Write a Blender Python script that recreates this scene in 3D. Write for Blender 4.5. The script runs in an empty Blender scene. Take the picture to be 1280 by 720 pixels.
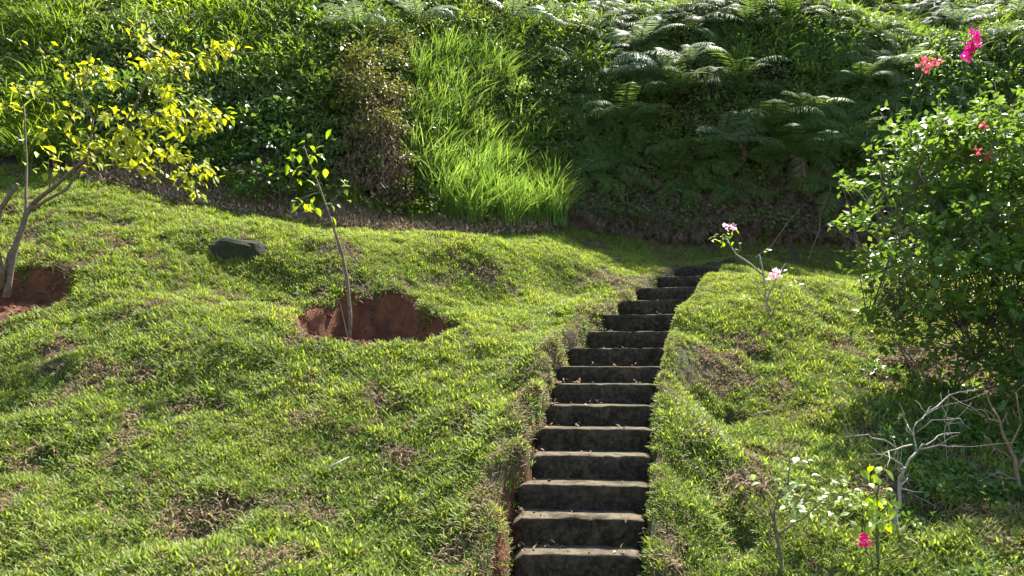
import bpy, math, random
import numpy as np
from mathutils import Vector, Matrix

random.seed(7)
rng = np.random.default_rng(11)
S = bpy.context.scene
COL = S.collection

# ------------------------------------------------------------------ camera, sky, sun, exposure
F = 950.0                                   # focal length in pixels of a 1280 wide picture
CAM_Z = 1.6
PITCH = math.atan(95 / F)
cam_d = bpy.data.cameras.new('camera')
cam_d.sensor_width = 36.0
cam_d.lens = 36.0 * F / 1280.0
cam_d.clip_start = 0.05
cam_d.clip_end = 500
cam = bpy.data.objects.new('camera', cam_d)
COL.objects.link(cam)
cam.location = (0, 0, CAM_Z)
cam.rotation_euler = (math.pi / 2 + PITCH, 0, 0)
S.camera = cam

SUN_EL, SUN_AZ = math.radians(55.5), math.radians(30)
SUN_DIR = Vector((math.sin(SUN_AZ) * math.cos(SUN_EL), math.cos(SUN_AZ) * math.cos(SUN_EL), math.sin(SUN_EL)))
W = bpy.data.worlds.new('World')
S.world = W
W.use_nodes = True
wn = W.node_tree.nodes
sky = wn.new('ShaderNodeTexSky')
sky.sky_type = 'NISHITA'
sky.sun_disc = False
sky.sun_elevation = SUN_EL
sky.sun_rotation = SUN_AZ
W.node_tree.links.new(sky.outputs[0], wn['Background'].inputs[0])
wn['Background'].inputs[1].default_value = 0.10
sun_d = bpy.data.lights.new('sun', 'SUN')
sun_d.energy = 5.0
sun_d.angle = math.radians(0.53)
sun_d.color = (1.0, 0.95, 0.86)
sun = bpy.data.objects.new('sun', sun_d)
COL.objects.link(sun)
sun.rotation_euler = SUN_DIR.to_track_quat('Z', 'Y').to_euler()
S.view_settings.view_transform = 'Standard'
S.view_settings.look = 'None'
S.view_settings.gamma = 1
S.view_settings.exposure = 1.9
S.cycles.max_bounces = 6
S.cycles.diffuse_bounces = 3
S.cycles.transmission_bounces = 4
S.cycles.use_denoising = True

# ------------------------------------------------------------------ helpers: picture geometry and noise
CP, SP = math.cos(PITCH), math.sin(PITCH)


def P(u, v, d):
    """the point of the place seen at (u, v) of the photograph, d metres ahead"""
    x, y = (u - 640.0) / F, (360.0 - v) / F
    dy, dz = CP - y * SP, SP + y * CP
    k = d / dy
    return np.array([x * k, d, CAM_Z + dz * k])


def project(X, Y, Z):
    zz = Z - CAM_Z
    f = Y * CP + zz * SP
    up = -Y * SP + zz * CP
    return 640 + F * X / f, 360 - F * up / f


_lat = {}


def vnoise(x, y, seed=0):
    if seed not in _lat:
        _lat[seed] = np.random.default_rng(1000 + seed).random((256, 256))
    L = _lat[seed]
    x = np.asarray(x, float); y = np.asarray(y, float)
    xi, yi = np.floor(x).astype(int), np.floor(y).astype(int)
    fx, fy = x - xi, y - yi
    fx = fx * fx * (3 - 2 * fx); fy = fy * fy * (3 - 2 * fy)
    a = L[xi % 256, yi % 256]; b = L[(xi + 1) % 256, yi % 256]
    c = L[xi % 256, (yi + 1) % 256]; d = L[(xi + 1) % 256, (yi + 1) % 256]
    return (a * (1 - fx) + b * fx) * (1 - fy) + (c * (1 - fx) + d * fx) * fy - 0.5


def sstep(a, b, x):
    t = np.clip((x - a) / (b - a), 0, 1)
    return t * t * (3 - 2 * t)


# ------------------------------------------------------------------ helpers: meshes and things
class MB:
    """collects tubes, leaves and blades, with one tint value per vertex, into one mesh"""

    def __init__(self):
        self.v = []; self.f = []; self.t = []; self.n = 0

    def add(self, verts, faces, tint=0.5):
        verts = np.asarray(verts, float)
        self.v.append(verts)
        self.t.append(np.full(len(verts), float(tint)) if np.isscalar(tint) else np.asarray(tint, float))
        for fc in faces:
            self.f.append(tuple(int(i) + self.n for i in fc))
        self.n += len(verts)

    def tube(self, pts, radii, sides=6, tint=0.5, cap=True):
        pts = [np.asarray(p, float) for p in pts]
        m = len(pts)
        if np.isscalar(radii): radii = [radii] * m
        out = []
        ref = np.array([0.31, 0.83, 0.46])
        for i in range(m):
            d = pts[min(i + 1, m - 1)] - pts[max(i - 1, 0)]
            d = d / (np.linalg.norm(d) + 1e-9)
            a = np.cross(d, ref)
            if np.linalg.norm(a) < 0.1: a = np.cross(d, [1, 0, 0])
            a /= np.linalg.norm(a); b = np.cross(d, a)
            for k in range(sides):
                q = 2 * math.pi * k / sides
                out.append(pts[i] + radii[i] * (math.cos(q) * a + math.sin(q) * b))
        fs = []
        for i in range(m - 1):
            for k in range(sides):
                k2 = (k + 1) % sides
                fs.append((i * sides + k, i * sides + k2, (i + 1) * sides + k2, (i + 1) * sides + k))
        if cap:
            fs.append(tuple(range(sides))[::-1]); fs.append(tuple((m - 1) * sides + k for k in range(sides)))
        self.add(out, fs, tint)

    def mesh(self, name, mats, smooth=True):
        me = bpy.data.meshes.new(name)
        me.from_pydata(np.concatenate(self.v).tolist(), [], self.f)
        at = me.attributes.new('tint', 'FLOAT', 'POINT')
        at.data.foreach_set('value', np.concatenate(self.t))
        for m in (mats if isinstance(mats, (list, tuple)) else [mats]): me.materials.append(m)
        if smooth:
            me.polygons.foreach_set('use_smooth', [True] * len(me.polygons))
        me.update()
        return me


def fast_mesh(name, V, Q, tint, mat, smooth=True):
    """numpy arrays -> mesh; Q is (n, 4) quads or (n, 3) triangles"""
    me = bpy.data.meshes.new(name)
    k = Q.shape[1]
    me.vertices.add(len(V)); me.vertices.foreach_set('co', V.astype(np.float32).ravel())
    me.loops.add(Q.size); me.loops.foreach_set('vertex_index', Q.astype(np.int32).ravel())
    me.polygons.add(len(Q))
    me.polygons.foreach_set('loop_start', np.arange(0, Q.size, k, dtype=np.int32))
    me.polygons.foreach_set('use_smooth', np.full(len(Q), smooth))
    at = me.attributes.new('tint', 'FLOAT', 'POINT')
    at.data.foreach_set('value', np.asarray(tint, np.float32))
    me.materials.append(mat)
    me.update(calc_edges=True)
    return me


def link(name, me, parent=None, loc=(0, 0, 0), kind=None):
    o = bpy.data.objects.new(name, me)
    COL.objects.link(o)
    o.location = loc
    if parent is not None: o.parent = parent
    if kind: o['kind'] = kind
    return o


def thing(name, label, cat, loc=(0, 0, 0), rotz=0.0, group=None):
    o = bpy.data.objects.new(name, None)
    o.empty_display_size = 0.1
    COL.objects.link(o)
    o.location = loc; o.rotation_euler = (0, 0, rotz)
    o['label'] = label; o['category'] = cat
    if group: o['group'] = group
    return o


def tag(o, label, cat, group=None):
    o['label'] = label; o['category'] = cat
    if group: o['group'] = group
    return o


def dup(root, loc, rotz, scale, label, group=None, tilt=(0, 0)):
    r = root.copy(); COL.objects.link(r)
    r.location = loc; r.rotation_euler = (tilt[0], tilt[1], rotz); r.scale = (scale,) * 3
    r['label'] = label
    if group: r['group'] = group
    for ch in list(root.children):
        c = ch.copy(); COL.objects.link(c); c.parent = r
        for g in ch.children:
            e = g.copy(); COL.objects.link(e); e.parent = c
    return r


def frame(d, n):
    """rotation whose Y runs along d and whose Z is nearest to n"""
    y = Vector(d).normalized()
    z = Vector(n) - y * Vector(n).dot(y)
    if z.length < 1e-4: z = y.orthogonal()
    z.normalize()
    x = y.cross(z)
    return Matrix((x, y, z)).transposed()


# ------------------------------------------------------------------ materials
def ramp_mix(nt, fac, c1, c2):
    m = nt.nodes.new('ShaderNodeMix'); m.data_type = 'RGBA'
    m.inputs[6].default_value = (*c1, 1) if not hasattr(c1, 'is_linked') else (0, 0, 0, 1)
    m.inputs[7].default_value = (*c2, 1) if not hasattr(c2, 'is_linked') else (0, 0, 0, 1)
    if hasattr(c1, 'is_linked'): nt.links.new(c1, m.inputs[6])
    if hasattr(c2, 'is_linked'): nt.links.new(c2, m.inputs[7])
    nt.links.new(fac, m.inputs[0])
    return m.outputs[2]


def math_node(nt, op, a, b=None, clamp=False):
    n = nt.nodes.new('ShaderNodeMath'); n.operation = op; n.use_clamp = clamp
    for i, q in enumerate((a, b)):
        if q is None: continue
        if hasattr(q, 'is_linked'): nt.links.new(q, n.inputs[i])
        else: n.inputs[i].default_value = q
    return n.outputs[0]


def noise_node(nt, scale, detail=3, rough=0.6, vec=None):
    n = nt.nodes.new('ShaderNodeTexNoise')
    n.inputs['Scale'].default_value = scale
    n.inputs['Detail'].default_value = detail
    n.inputs['Roughness'].default_value = rough
    if vec is not None: nt.links.new(vec, n.inputs['Vector'])
    return n.outputs['Fac']


def leaf_mat(name, c1, c2, c3=None, transl=0.42, rough=0.42, spec=0.5, tcol=None, patch=1.1, patch_amt=0.5):
    """leaf or blade: colours c1-c2 by tint and copy, c3 in patches of the place; light passes through"""
    m = bpy.data.materials.new(name); m.use_nodes = True
    nt = m.node_tree
    b = nt.nodes['Principled BSDF']
    at = nt.nodes.new('ShaderNodeAttribute'); at.attribute_name = 'tint'
    oi = nt.nodes.new('ShaderNodeObjectInfo')
    f = math_node(nt, 'ADD', math_node(nt, 'MULTIPLY', at.outputs['Fac'], 0.65), math_node(nt, 'MULTIPLY', oi.outputs['Random'], 0.35), True)
    col = ramp_mix(nt, f, c1, c2)
    if c3:
        geo = nt.nodes.new('ShaderNodeNewGeometry')
        nz = noise_node(nt, patch, 4, 0.6, geo.outputs['Position'])
        g = math_node(nt, 'MULTIPLY', math_node(nt, 'SUBTRACT', nz, 0.42), 3.2 * patch_amt, True)
        col = ramp_mix(nt, g, col, c3)
    nt.links.new(col, b.inputs['Base Color'])
    b.inputs['Roughness'].default_value = rough
    b.inputs['Specular IOR Level'].default_value = spec
    tr = nt.nodes.new('ShaderNodeBsdfTranslucent')
    hs = nt.nodes.new('ShaderNodeHueSaturation')
    hs.inputs['Value'].default_value = 1.65
    hs.inputs['Saturation'].default_value = 1.08
    hs.inputs['Hue'].default_value = 0.485
    nt.links.new(col, hs.inputs['Color'])
    nt.links.new(hs.outputs[0], tr.inputs['Color'])
    mx = nt.nodes.new('ShaderNodeMixShader'); mx.inputs[0].default_value = transl
    nt.links.new(b.outputs[0], mx.inputs[1]); nt.links.new(tr.outputs[0], mx.inputs[2])
    nt.links.new(mx.outputs[0], nt.nodes['Material Output'].inputs['Surface'])
    return m


def rough_mat(name, c1, c2, scale=6.0, rough=0.9, bump=0.3, c3=None, s3=1.5, bscale=None):
    m = bpy.data.materials.new(name); m.use_nodes = True
    nt = m.node_tree; b = nt.nodes['Principled BSDF']
    geo = nt.nodes.new('ShaderNodeNewGeometry')
    n1 = noise_node(nt, scale, 6, 0.65, geo.outputs['Position'])
    f = math_node(nt, 'MULTIPLY', math_node(nt, 'SUBTRACT', n1, 0.3), 2.4, True)
    col = ramp_mix(nt, f, c1, c2)
    if c3:
        n3 = noise_node(nt, s3, 5, 0.65, geo.outputs['Position'])
        col = ramp_mix(nt, math_node(nt, 'MULTIPLY', math_node(nt, 'SUBTRACT', n3, 0.48), 5, True), col, c3)
    nt.links.new(col, b.inputs['Base Color'])
    b.inputs['Roughness'].default_value = rough
    b.inputs['Specular IOR Level'].default_value = 0.25
    bp = nt.nodes.new('ShaderNodeBump'); bp.inputs['Strength'].default_value = bump; bp.inputs['Distance'].default_value = 0.03
    nb = noise_node(nt, bscale or scale * 4, 6, 0.7, geo.outputs['Position'])
    nt.links.new(nb, bp.inputs['Height']); nt.links.new(bp.outputs[0], b.inputs['Normal'])
    return m


M = {}
M['thatch'] = rough_mat('lawn_soil', (0.030, 0.022, 0.012), (0.085, 0.062, 0.028), 9, 0.95, 0.5, (0.05, 0.07, 0.015), 2.0)
M['hill'] = rough_mat('hillside_soil', (0.018, 0.014, 0.009), (0.05, 0.036, 0.02), 5, 0.95, 0.5)
M['red_soil'] = rough_mat('red_soil', (0.075, 0.030, 0.015), (0.22, 0.085, 0.040), 7, 0.95, 0.8, (0.06, 0.028, 0.016), 3.0, 45)
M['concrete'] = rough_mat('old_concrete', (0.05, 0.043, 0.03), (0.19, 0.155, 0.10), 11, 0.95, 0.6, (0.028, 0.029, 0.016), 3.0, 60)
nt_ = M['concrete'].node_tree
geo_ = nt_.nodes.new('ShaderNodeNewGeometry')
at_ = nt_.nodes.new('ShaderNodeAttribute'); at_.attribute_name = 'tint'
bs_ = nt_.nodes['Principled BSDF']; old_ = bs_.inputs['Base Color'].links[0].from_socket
nt_.links.new(ramp_mix(nt_, at_.outputs['Fac'], ramp_mix(nt_, math_node(nt_, 'MULTIPLY', math_node(nt_, 'SUBTRACT', noise_node(nt_, 22, 6, 0.75, geo_.outputs['Position']), 0.45), 4.0, True), (0.016, 0.012, 0.008), (0.085, 0.066, 0.045)), old_), bs_.inputs['Base Color'])  # low tint: mottled riser colour, darkened to hold the risers' shade
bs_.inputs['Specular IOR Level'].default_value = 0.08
M['rock'] = rough_mat('mossy_rock', (0.012, 0.011, 0.008), (0.055, 0.047, 0.033), 9, 0.95, 1.0, (0.03, 0.04, 0.012), 4.0, 30)
M['bark'] = rough_mat('brown_bark', (0.08, 0.06, 0.042), (0.25, 0.19, 0.135), 30, 0.9, 0.5)
M['bare_wood'] = rough_mat('bleached_wood', (0.17, 0.145, 0.115), (0.42, 0.38, 0.31), 30, 0.8, 0.3)
M['green_stem'] = rough_mat('green_stem', (0.05, 0.07, 0.02), (0.12, 0.13, 0.05), 20, 0.7, 0.2)
M['dry_stem'] = rough_mat('dry_stem', (0.10, 0.07, 0.04), (0.30, 0.23, 0.14), 18, 0.9, 0.3)
M['lawn'] = leaf_mat('lawn_blades', (0.064, 0.120, 0.017), (0.250, 0.322, 0.052), (0.25, 0.285, 0.05), 0.42, 0.55, 0.28, patch=0.9)
M['dry'] = leaf_mat('dry_blades', (0.075, 0.05, 0.028), (0.34, 0.25, 0.14), None, 0.22, 0.8, 0.2)
M['litter'] = leaf_mat('dead_leaves', (0.14, 0.09, 0.05), (0.48, 0.37, 0.24), None, 0.2, 0.8, 0.2)
M['palefern'] = leaf_mat('pale_fern_frond', (0.085, 0.13, 0.055), (0.19, 0.25, 0.12), None, 0.36, 0.5, 0.28)
M['deadfern'] = leaf_mat('dead_fern', (0.045, 0.030, 0.021), (0.25, 0.165, 0.115), None, 0.2, 0.8, 0.2)
M['tall'] = leaf_mat('tall_grass_blades', (0.075, 0.16, 0.025), (0.24, 0.35, 0.07), None, 0.45, 0.45, 0.4)
M['bankgrass'] = leaf_mat('bank_grass_blades', (0.07, 0.14, 0.02), (0.23, 0.34, 0.04), (0.20, 0.29, 0.035), 0.48, 0.5, 0.3)
M['creeper'] = leaf_mat('creeper_leaf', (0.045, 0.082, 0.018), (0.13, 0.18, 0.04), (0.17, 0.21, 0.04), 0.42, 0.5, 0.3)
M['fern'] = leaf_mat('fern_frond', (0.045, 0.09, 0.020), (0.11, 0.17, 0.035), (0.10, 0.15, 0.04), 0.38, 0.62, 0.15)
M['yellow'] = leaf_mat('yellow_leaf', (0.19, 0.26, 0.022), (0.47, 0.46, 0.045), None, 0.45, 0.5, 0.3)
M['bush'] = leaf_mat('bush_leaf', (0.035, 0.085, 0.016), (0.14, 0.235, 0.032), (0.20, 0.29, 0.045), 0.42, 0.42, 0.35, patch=2.0, patch_amt=0.4)
M['broad'] = leaf_mat('broad_leaf', (0.035, 0.085, 0.016), (0.11, 0.19, 0.03), None, 0.38, 0.42, 0.4)
M['pale'] = leaf_mat('pale_leaf', (0.11, 0.17, 0.05), (0.28, 0.35, 0.12), None, 0.35, 0.4, 0.4)
M['olive'] = leaf_mat('olive_leaf', (0.07, 0.085, 0.016), (0.17, 0.17, 0.03), None, 0.35, 0.5, 0.4)
M['young'] = leaf_mat('young_leaf', (0.14, 0.27, 0.02), (0.34, 0.44, 0.04), None, 0.5, 0.35, 0.5)
M['magenta'] = leaf_mat('magenta_petal', (0.55, 0.02, 0.13), (0.80, 0.07, 0.28), None, 0.4, 0.5, 0.3)
M['coral'] = leaf_mat('coral_petal', (0.50, 0.07, 0.08), (0.68, 0.20, 0.17), None, 0.4, 0.5, 0.3)
M['pink'] = leaf_mat('pale_pink_petal', (0.66, 0.34, 0.46), (0.85, 0.62, 0.70), None, 0.4, 0.5, 0.3)

# ------------------------------------------------------------------ the stairs' line (depth, left and right edge, height per step)
ST = [  # u_left, u_right, v of the front top edge, depth
    (648, 799, 693, 5.00), (645, 801, 648, 5.25), (646, 806, 606, 5.57), (664, 809, 569, 5.88), (672, 811, 536, 6.20),
    (684, 813, 507, 6.54), (693, 817, 480, 6.92), (702, 823, 458, 7.36), (716, 829, 435, 7.90), (738, 836, 414, 8.50),
    (756, 848, 393, 9.20), (778, 864, 375, 10.0), (802, 880, 359, 10.9), (826, 898, 345, 12.0), (851, 916, 333, 13.2)]
steps = []
for (ul, ur, v, d) in ST:
    a, b = P(ul, v, d), P(ur, v, d)
    steps.append([(a[0] + b[0]) / 2, d, a[2], (b[0] - a[0])])
s0, s1 = steps[0], steps[1]
for k in (1, 2):   # two more below the picture's edge
    steps.insert(0, [s0[0] - 0.06 * k, s0[1] - 0.27 * k, s0[2] - 0.185 * k, 0.85])
steps = np.array(steps)
NS = len(steps)


def stair_at(Y):
    cx = np.interp(Y, steps[:, 1], steps[:, 0])
    wd = np.interp(Y, steps[:, 1], steps[:, 3])
    zt = np.interp(Y, steps[:, 1], steps[:, 2])
    return cx, wd, zt


# ------------------------------------------------------------------ the ground
CTRL = [
    (0, 720, 4.7), (200, 720, 4.7), (400, 720, 4.8), (560, 715, 4.9), (-200, 720, 4.7), (-200, 500, 6.6), (-200, 300, 9.4),
    (0, 600, 5.6), (200, 600, 5.7), (400, 600, 5.8), (585, 610, 5.6),
    (0, 480, 6.8), (200, 480, 6.9), (400, 480, 7.0), (560, 500, 6.8), (650, 490, 7.0),
    (0, 395, 7.9), (150, 380, 8.1), (300, 390, 8.1), (440, 432, 7.75), (600, 405, 8.5), (690, 405, 8.8),
    (100, 300, 9.5), (250, 325, 9.3), (360, 330, 9.4), (600, 340, 10.3), (720, 345, 11.3), (790, 345, 11.9),
    (300, 296, 9.75), (340, 298, 9.9), (430, 303, 10.1), (520, 309, 10.5), (620, 312, 11.1), (700, 320, 11.7), (350, 325, 9.45), (450, 335, 9.6), (280, 276, 10.5), (350, 284, 10.8),
    (100, 240, 10.8), (250, 268, 10.8), (400, 288, 11.1), (500, 297, 11.4), (600, 302, 12.0), (700, 307, 12.7), (800, 326, 13.3), (850, 331, 13.6),
    (0, 215, 11.4), (130, 226, 11.4), (250, 252, 11.5), (400, 276, 11.8), (500, 286, 12.3), (600, 286, 13.2), (680, 279, 14.2),
    (720, 282, 14.7), (780, 292, 15.0), (854, 301, 15.3), (960, 299, 15.4), (1060, 306, 15.2), (1180, 325, 14.6), (1350, 330, 14.2), (1500, 330, 14.2),
    (1000, 336, 13.3), (1090, 345, 13.0), (1200, 346, 12.6), (1400, 360, 12.0),
    (830, 720, 4.75), (1000, 720, 4.75), (1280, 720, 4.7), (1500, 720, 4.7), (850, 600, 5.7), (950, 600, 5.6), (1100, 620, 5.5), (1280, 620, 5.4), (1500, 600, 5.5),
    (860, 500, 7.05), (930, 500, 7.2), (1050, 500, 7.1), (1280, 520, 6.6), (1500, 500, 6.8), (862, 425, 8.35), (900, 428, 8.2), (950, 428, 8.3), (1060, 440, 8.2), (1200, 450, 7.9), (1280, 450, 7.9), (1500, 440, 8.0),
    (880, 382, 9.2), (920, 385, 9.0), (960, 386, 9.1), (1060, 402, 9.0), (1180, 400, 9.0), (1280, 400, 9.0),
    (900, 355, 10.0), (930, 358, 9.8), (965, 360, 9.8), (1040, 370, 9.7), (1100, 362, 10.2), (1200, 368, 10.2),
    (922, 346, 11.3), (960, 348, 10.8), (1000, 349, 10.6), (1050, 358, 10.3), (1090, 367, 10.1), (925, 349, 12.6), (1000, 352, 12.0), (1080, 365, 11.5),
    # the overgrown bank
    (760, 200, 16.2), (854, 200, 16.2), (960, 200, 16.1), (1060, 200, 16.1), (1280, 250, 15.6), (1500, 250, 15.6),
    (760, 120, 16.7), (854, 105, 16.6), (960, 100, 16.5), (1080, 105, 16.6), (1100, 100, 16.8), (860, 70, 17.0), (960, 62, 17.0), (1060, 70, 17.0), (1280, 110, 17.2), (1500, 110, 17.2),
    (760, 50, 19.0), (854, 50, 19.2), (1060, 50, 19.4), (1280, 40, 19.6), (760, -10, 21.5), (854, 0, 21.5), (1060, 0, 22), (1280, 0, 22), (1500, 0, 22),
    (360, 352, 9.35), (300, 347, 9.2), (450, 362, 9.3), (520, 352, 9.75), (600, 356, 10.25), (690, 366, 10.9), (640, 440, 7.9), (660, 420, 8.5), (700, 380, 10.0),
    (300, 235, 12.1), (400, 252, 12.5), (500, 258, 13.0),
    (-200, 150, 12.4), (0, 150, 12.5), (150, 150, 12.7), (300, 160, 12.9), (420, 180, 13.2), (490, 180, 13.6), (600, 190, 14.8), (680, 190, 15.7),
    (-200, 70, 13.6), (0, 70, 13.6), (200, 70, 13.9), (400, 70, 14.4), (520, 70, 15.4), (640, 80, 16.8), (700, 80, 17.4),
    (-200, 0, 15.2), (0, 0, 15.2), (200, 0, 15.6), (400, 0, 16.4), (600, 0, 18.2)]
cx_, cy_, cz_ = [], [], []
for q in CTRL:
    p = P(*q); cx_.append(p[0]); cy_.append(p[1]); cz_.append(p[2])
for (X, Y, Z) in [(-9, 3, 0.05), (0, 3, 0.0), (9, 3, 0.05), (-12, 0, 0), (0, 0, 0), (12, 0, 0), (-30, -4, -0.3), (0, -12, -0.6), (30, -4, -0.3), (-50, -40, -1.5), (50, -40, -1.5),
                  (-22, 6, 1.3), (22, 6, 1.3), (-22, 11, 5), (24, 13, 4.5), (-26, 18, 10.5), (26, 18, 9.5),
                  (-30, 28, 14), (0, 28, 15), (30, 28, 15), (-50, 45, 21), (0, 45, 22), (50, 45, 22), (-60, 80, 30), (0, 80, 31), (60, 80, 30)]:
    cx_.append(X); cy_.append(Y); cz_.append(Z)
for k in range(NS):    # lawn edges beside the stairs
    cx, d, zt, wd = steps[k]
    lo = 0.20 if k < 5 else (0.13 if k < 11 else (0.06 if k < 13 else -0.03))
    cx_ += [cx - wd / 2 - 0.16, cx + wd / 2 + 0.13]; cy_ += [d + 0.05, d + 0.05]; cz_ += [zt + lo, zt + (0.12 if k < 9 else 0.17)]
cx_, cy_, cz_ = map(np.array, (cx_, cy_, cz_))


def tps_kernel(r2):
    return 0.5 * r2 * np.log(r2 + 1e-12)


def tps_fit(x, y, z, lam):
    n = len(x)
    K = tps_kernel((x[:, None] - x) ** 2 + (y[:, None] - y) ** 2) + lam * np.eye(n)
    Pm = np.stack([np.ones(n), x, y], 1)
    A = np.block([[K, Pm], [Pm.T, np.zeros((3, 3))]])
    return np.linalg.solve(A, np.concatenate([z, np.zeros(3)]))


TW = tps_fit(cx_, cy_, cz_, 0.015)


def tps(X, Y):
    out = np.empty(X.size)
    xf, yf = X.ravel(), Y.ravel()
    for i in range(0, len(xf), 20000):
        a, b = xf[i:i + 20000], yf[i:i + 20000]
        K = tps_kernel((a[:, None] - cx_) ** 2 + (b[:, None] - cy_) ** 2)
        out[i:i + 20000] = K @ TW[:-3] + TW[-3] + TW[-2] * a + TW[-1] * b
    return out.reshape(X.shape)


FOOT = np.array([P(*q)[:2] for q in [(-400, 215, 11.4), (0, 215, 11.4), (130, 226, 11.4), (250, 252, 11.5), (400, 276, 11.8), (500, 286, 12.3), (600, 286, 13.1), (680, 279, 14.2), (720, 282, 14.7), (780, 292, 15.0), (854, 301, 15.3), (960, 299, 15.4), (1060, 306, 15.2), (1180, 325, 14.6), (1500, 330, 14.2)]])


def foot_y(X):
    return np.interp(X, FOOT[:, 0], FOOT[:, 1])


PITS = [(-1.50, 8.52, 0.84, 0.76, 0.03), (-5.38, 8.35, 0.55, 0.5, 0.25)]   # x, y, radius x, radius y, floor slope
pit_lip = []
GX = np.concatenate([np.array([-70, -50, -36, -26, -20, -16, -13, -11.5]), np.arange(-10.4, 12.0, 0.055), np.array([12.6, 14, 17, 21, 27, 36, 50, 70.])])
GY = np.concatenate([np.array([-45, -25, -14, -8, -4, -1, 1.0, 2.2]), np.arange(3.0, 21.0, 0.055), np.array([21.6, 22.6, 24, 26, 29, 33, 40, 50, 65, 85.])])
XX, YY = np.meshgrid(GX, GY)
ZZ = tps(XX, YY)
near = sstep(2.0, 4.0, YY) * sstep(30, 22, YY)
lawn_w = sstep(0.0, 0.5, foot_y(XX) - YY)
# small humps and clods of the mown slope, big lumps under the bank's growth
ZZ += near * lawn_w * (0.08 * vnoise(XX * 1.5, YY * 1.5, 1) + 0.06 * vnoise(XX * 3.4, YY * 3.4, 2) + 0.06 * vnoise(XX * 7, YY * 7, 3))
ZZ += near * (1 - lawn_w) * sstep(0, 1.0, YY - foot_y(XX)) * (1 - 0.6 * sstep(1.5, 3, XX) * sstep(17.2, 16.4, YY)) * (0.75 * vnoise(XX * 0.8, YY * 0.8, 4) + 0.5 * vnoise(XX * 1.9, YY * 1.9, 5) + 0.2 * vnoise(XX * 5, YY * 5, 6))
soil = np.zeros_like(ZZ)
for (px, py, rx, ry, sl) in PITS:
    lip = float(tps(np.array([px]), np.array([py - ry * 0.9]))[0])
    r = np.sqrt(((XX - px) / rx) ** 2 + ((YY - py) / ry) ** 2) + 0.24 * vnoise(XX * 3.5, YY * 3.5, 7) + 0.12 * vnoise(XX * 9, YY * 9, 18)
    floor = lip - 0.03 + sl * (YY - (py - ry)) + 0.05 * vnoise(XX * 7, YY * 7, 8) + 0.03 * vnoise(XX * 16, YY * 16, 9)
    w = sstep(1.04, 0.90, r)
    ZZ = np.where(floor < ZZ, ZZ * (1 - w) + floor * w, ZZ)
    soil = np.maximum(soil, sstep(1.16, 1.0, r + 0.2 * vnoise(XX * 6, YY * 6, 19)))
# the cut of the stairs
scx, swd, szt = stair_at(YY)
off = XX - scx
inside = (YY > 3.9) & (YY < steps[-1, 1] + 0.35)
d_st = np.gradient(steps[:, 0], steps[:, 1])
yaw_t = np.tan(0.45 * np.arctan(np.interp(YY, steps[:, 1], d_st)))
kstep = np.clip(np.searchsorted(steps[:, 1], (YY + off * yaw_t - 0.09).ravel(), side='right') - 1, 0, NS - 1).reshape(YY.shape)
ztread = steps[kstep, 2]
wl = sstep(-swd / 2 - 0.11, -swd / 2 - 0.02, off + (0.08 + 0.16 * (YY < 6)) * vnoise(XX * 3 + 9, YY * 5, 12) - 0.06 * vnoise(XX * 9, YY * 9, 15))
wr = sstep(swd / 2 + 0.09, swd / 2 - 0.01, off)
w = wl * wr * inside
ZZ = ZZ * (1 - w) + np.minimum(ZZ, ztread - 0.15) * w
low = (YY < 5.45) & (off < 0) & (off > -swd / 2 - 0.08 - 0.45 * np.clip(vnoise(XX * 3.1, YY * 3.1, 13) + 0.12, 0, 1)) & inside
soil = np.maximum(soil, np.where(low | ((w > 0.3) & (YY < 6.4)), 1.0, 0.0))
ZZ += soil * (0.02 * vnoise(XX * 9, YY * 9, 16) + 0.03 * vnoise(XX * 17, YY * 17, 17)) * near
# small bare hollows on the right-hand lawn
HOLLOWS = []
for (u, v, d, r) in [(918, 492, 7.0, 0.14), (925, 650, 5.15, 0.14), (1150, 660, 5.25, 0.30), (1150, 455, 7.7, 0.40), (1215, 475, 7.3, 0.40), (952, 440, 7.9, 0.24), (900, 445, 8.1, 0.2)]:
    p = P(u, v, d); HOLLOWS.append((p[0], p[1], r))
    rr = np.sqrt((XX - p[0]) ** 2 + ((YY - p[1])) ** 2) / r + 0.4 * vnoise(XX * 7, YY * 7, 14)
    ZZ -= 0.09 * sstep(1.0, 0.5, rr)
    if (d < 7.1 and u < 920) or (1140 < u < 1220 and v < 400): soil = np.maximum(soil, sstep(0.75, 0.65, rr) if u < 920 else sstep(1.15, 1.0, rr))

for (u, v, d, r, dep) in [(65, 580, 5.9, 0.30, 0.11), (25, 495, 6.7, 0.25, 0.10), (240, 670, 5.1, 0.18, 0.06), (270, 640, 5.3, 0.2, 0.08), (580, 525, 6.4, 0.2, 0.08), (660, 485, 7.0, 0.2, 0.08), (265, 500, 6.7, 0.14, 0.07), (180, 415, 7.6, 0.15, 0.07), (485, 508, 6.6, 0.16, 0.07), (545, 690, 5.0, 0.22, 0.09), (370, 322, 9.5, 0.5, 0.08)] + [
        (905 + 12 * math.sin(q * 1.3), 405 + q * 26, 9.2 - 4.2 * (q / 11) ** 0.75, 0.13, 0.075) for q in range(5, 12)]:
    p = P(u, v, d)
    ZZ -= dep * np.exp(-(((XX - p[0]) / r) ** 2 + ((YY - p[1]) / (r * 1.1)) ** 2)) * (1 + 1.2 * vnoise(XX * 5, YY * 5, 27))
gxs, gys = GX, GY


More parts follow.
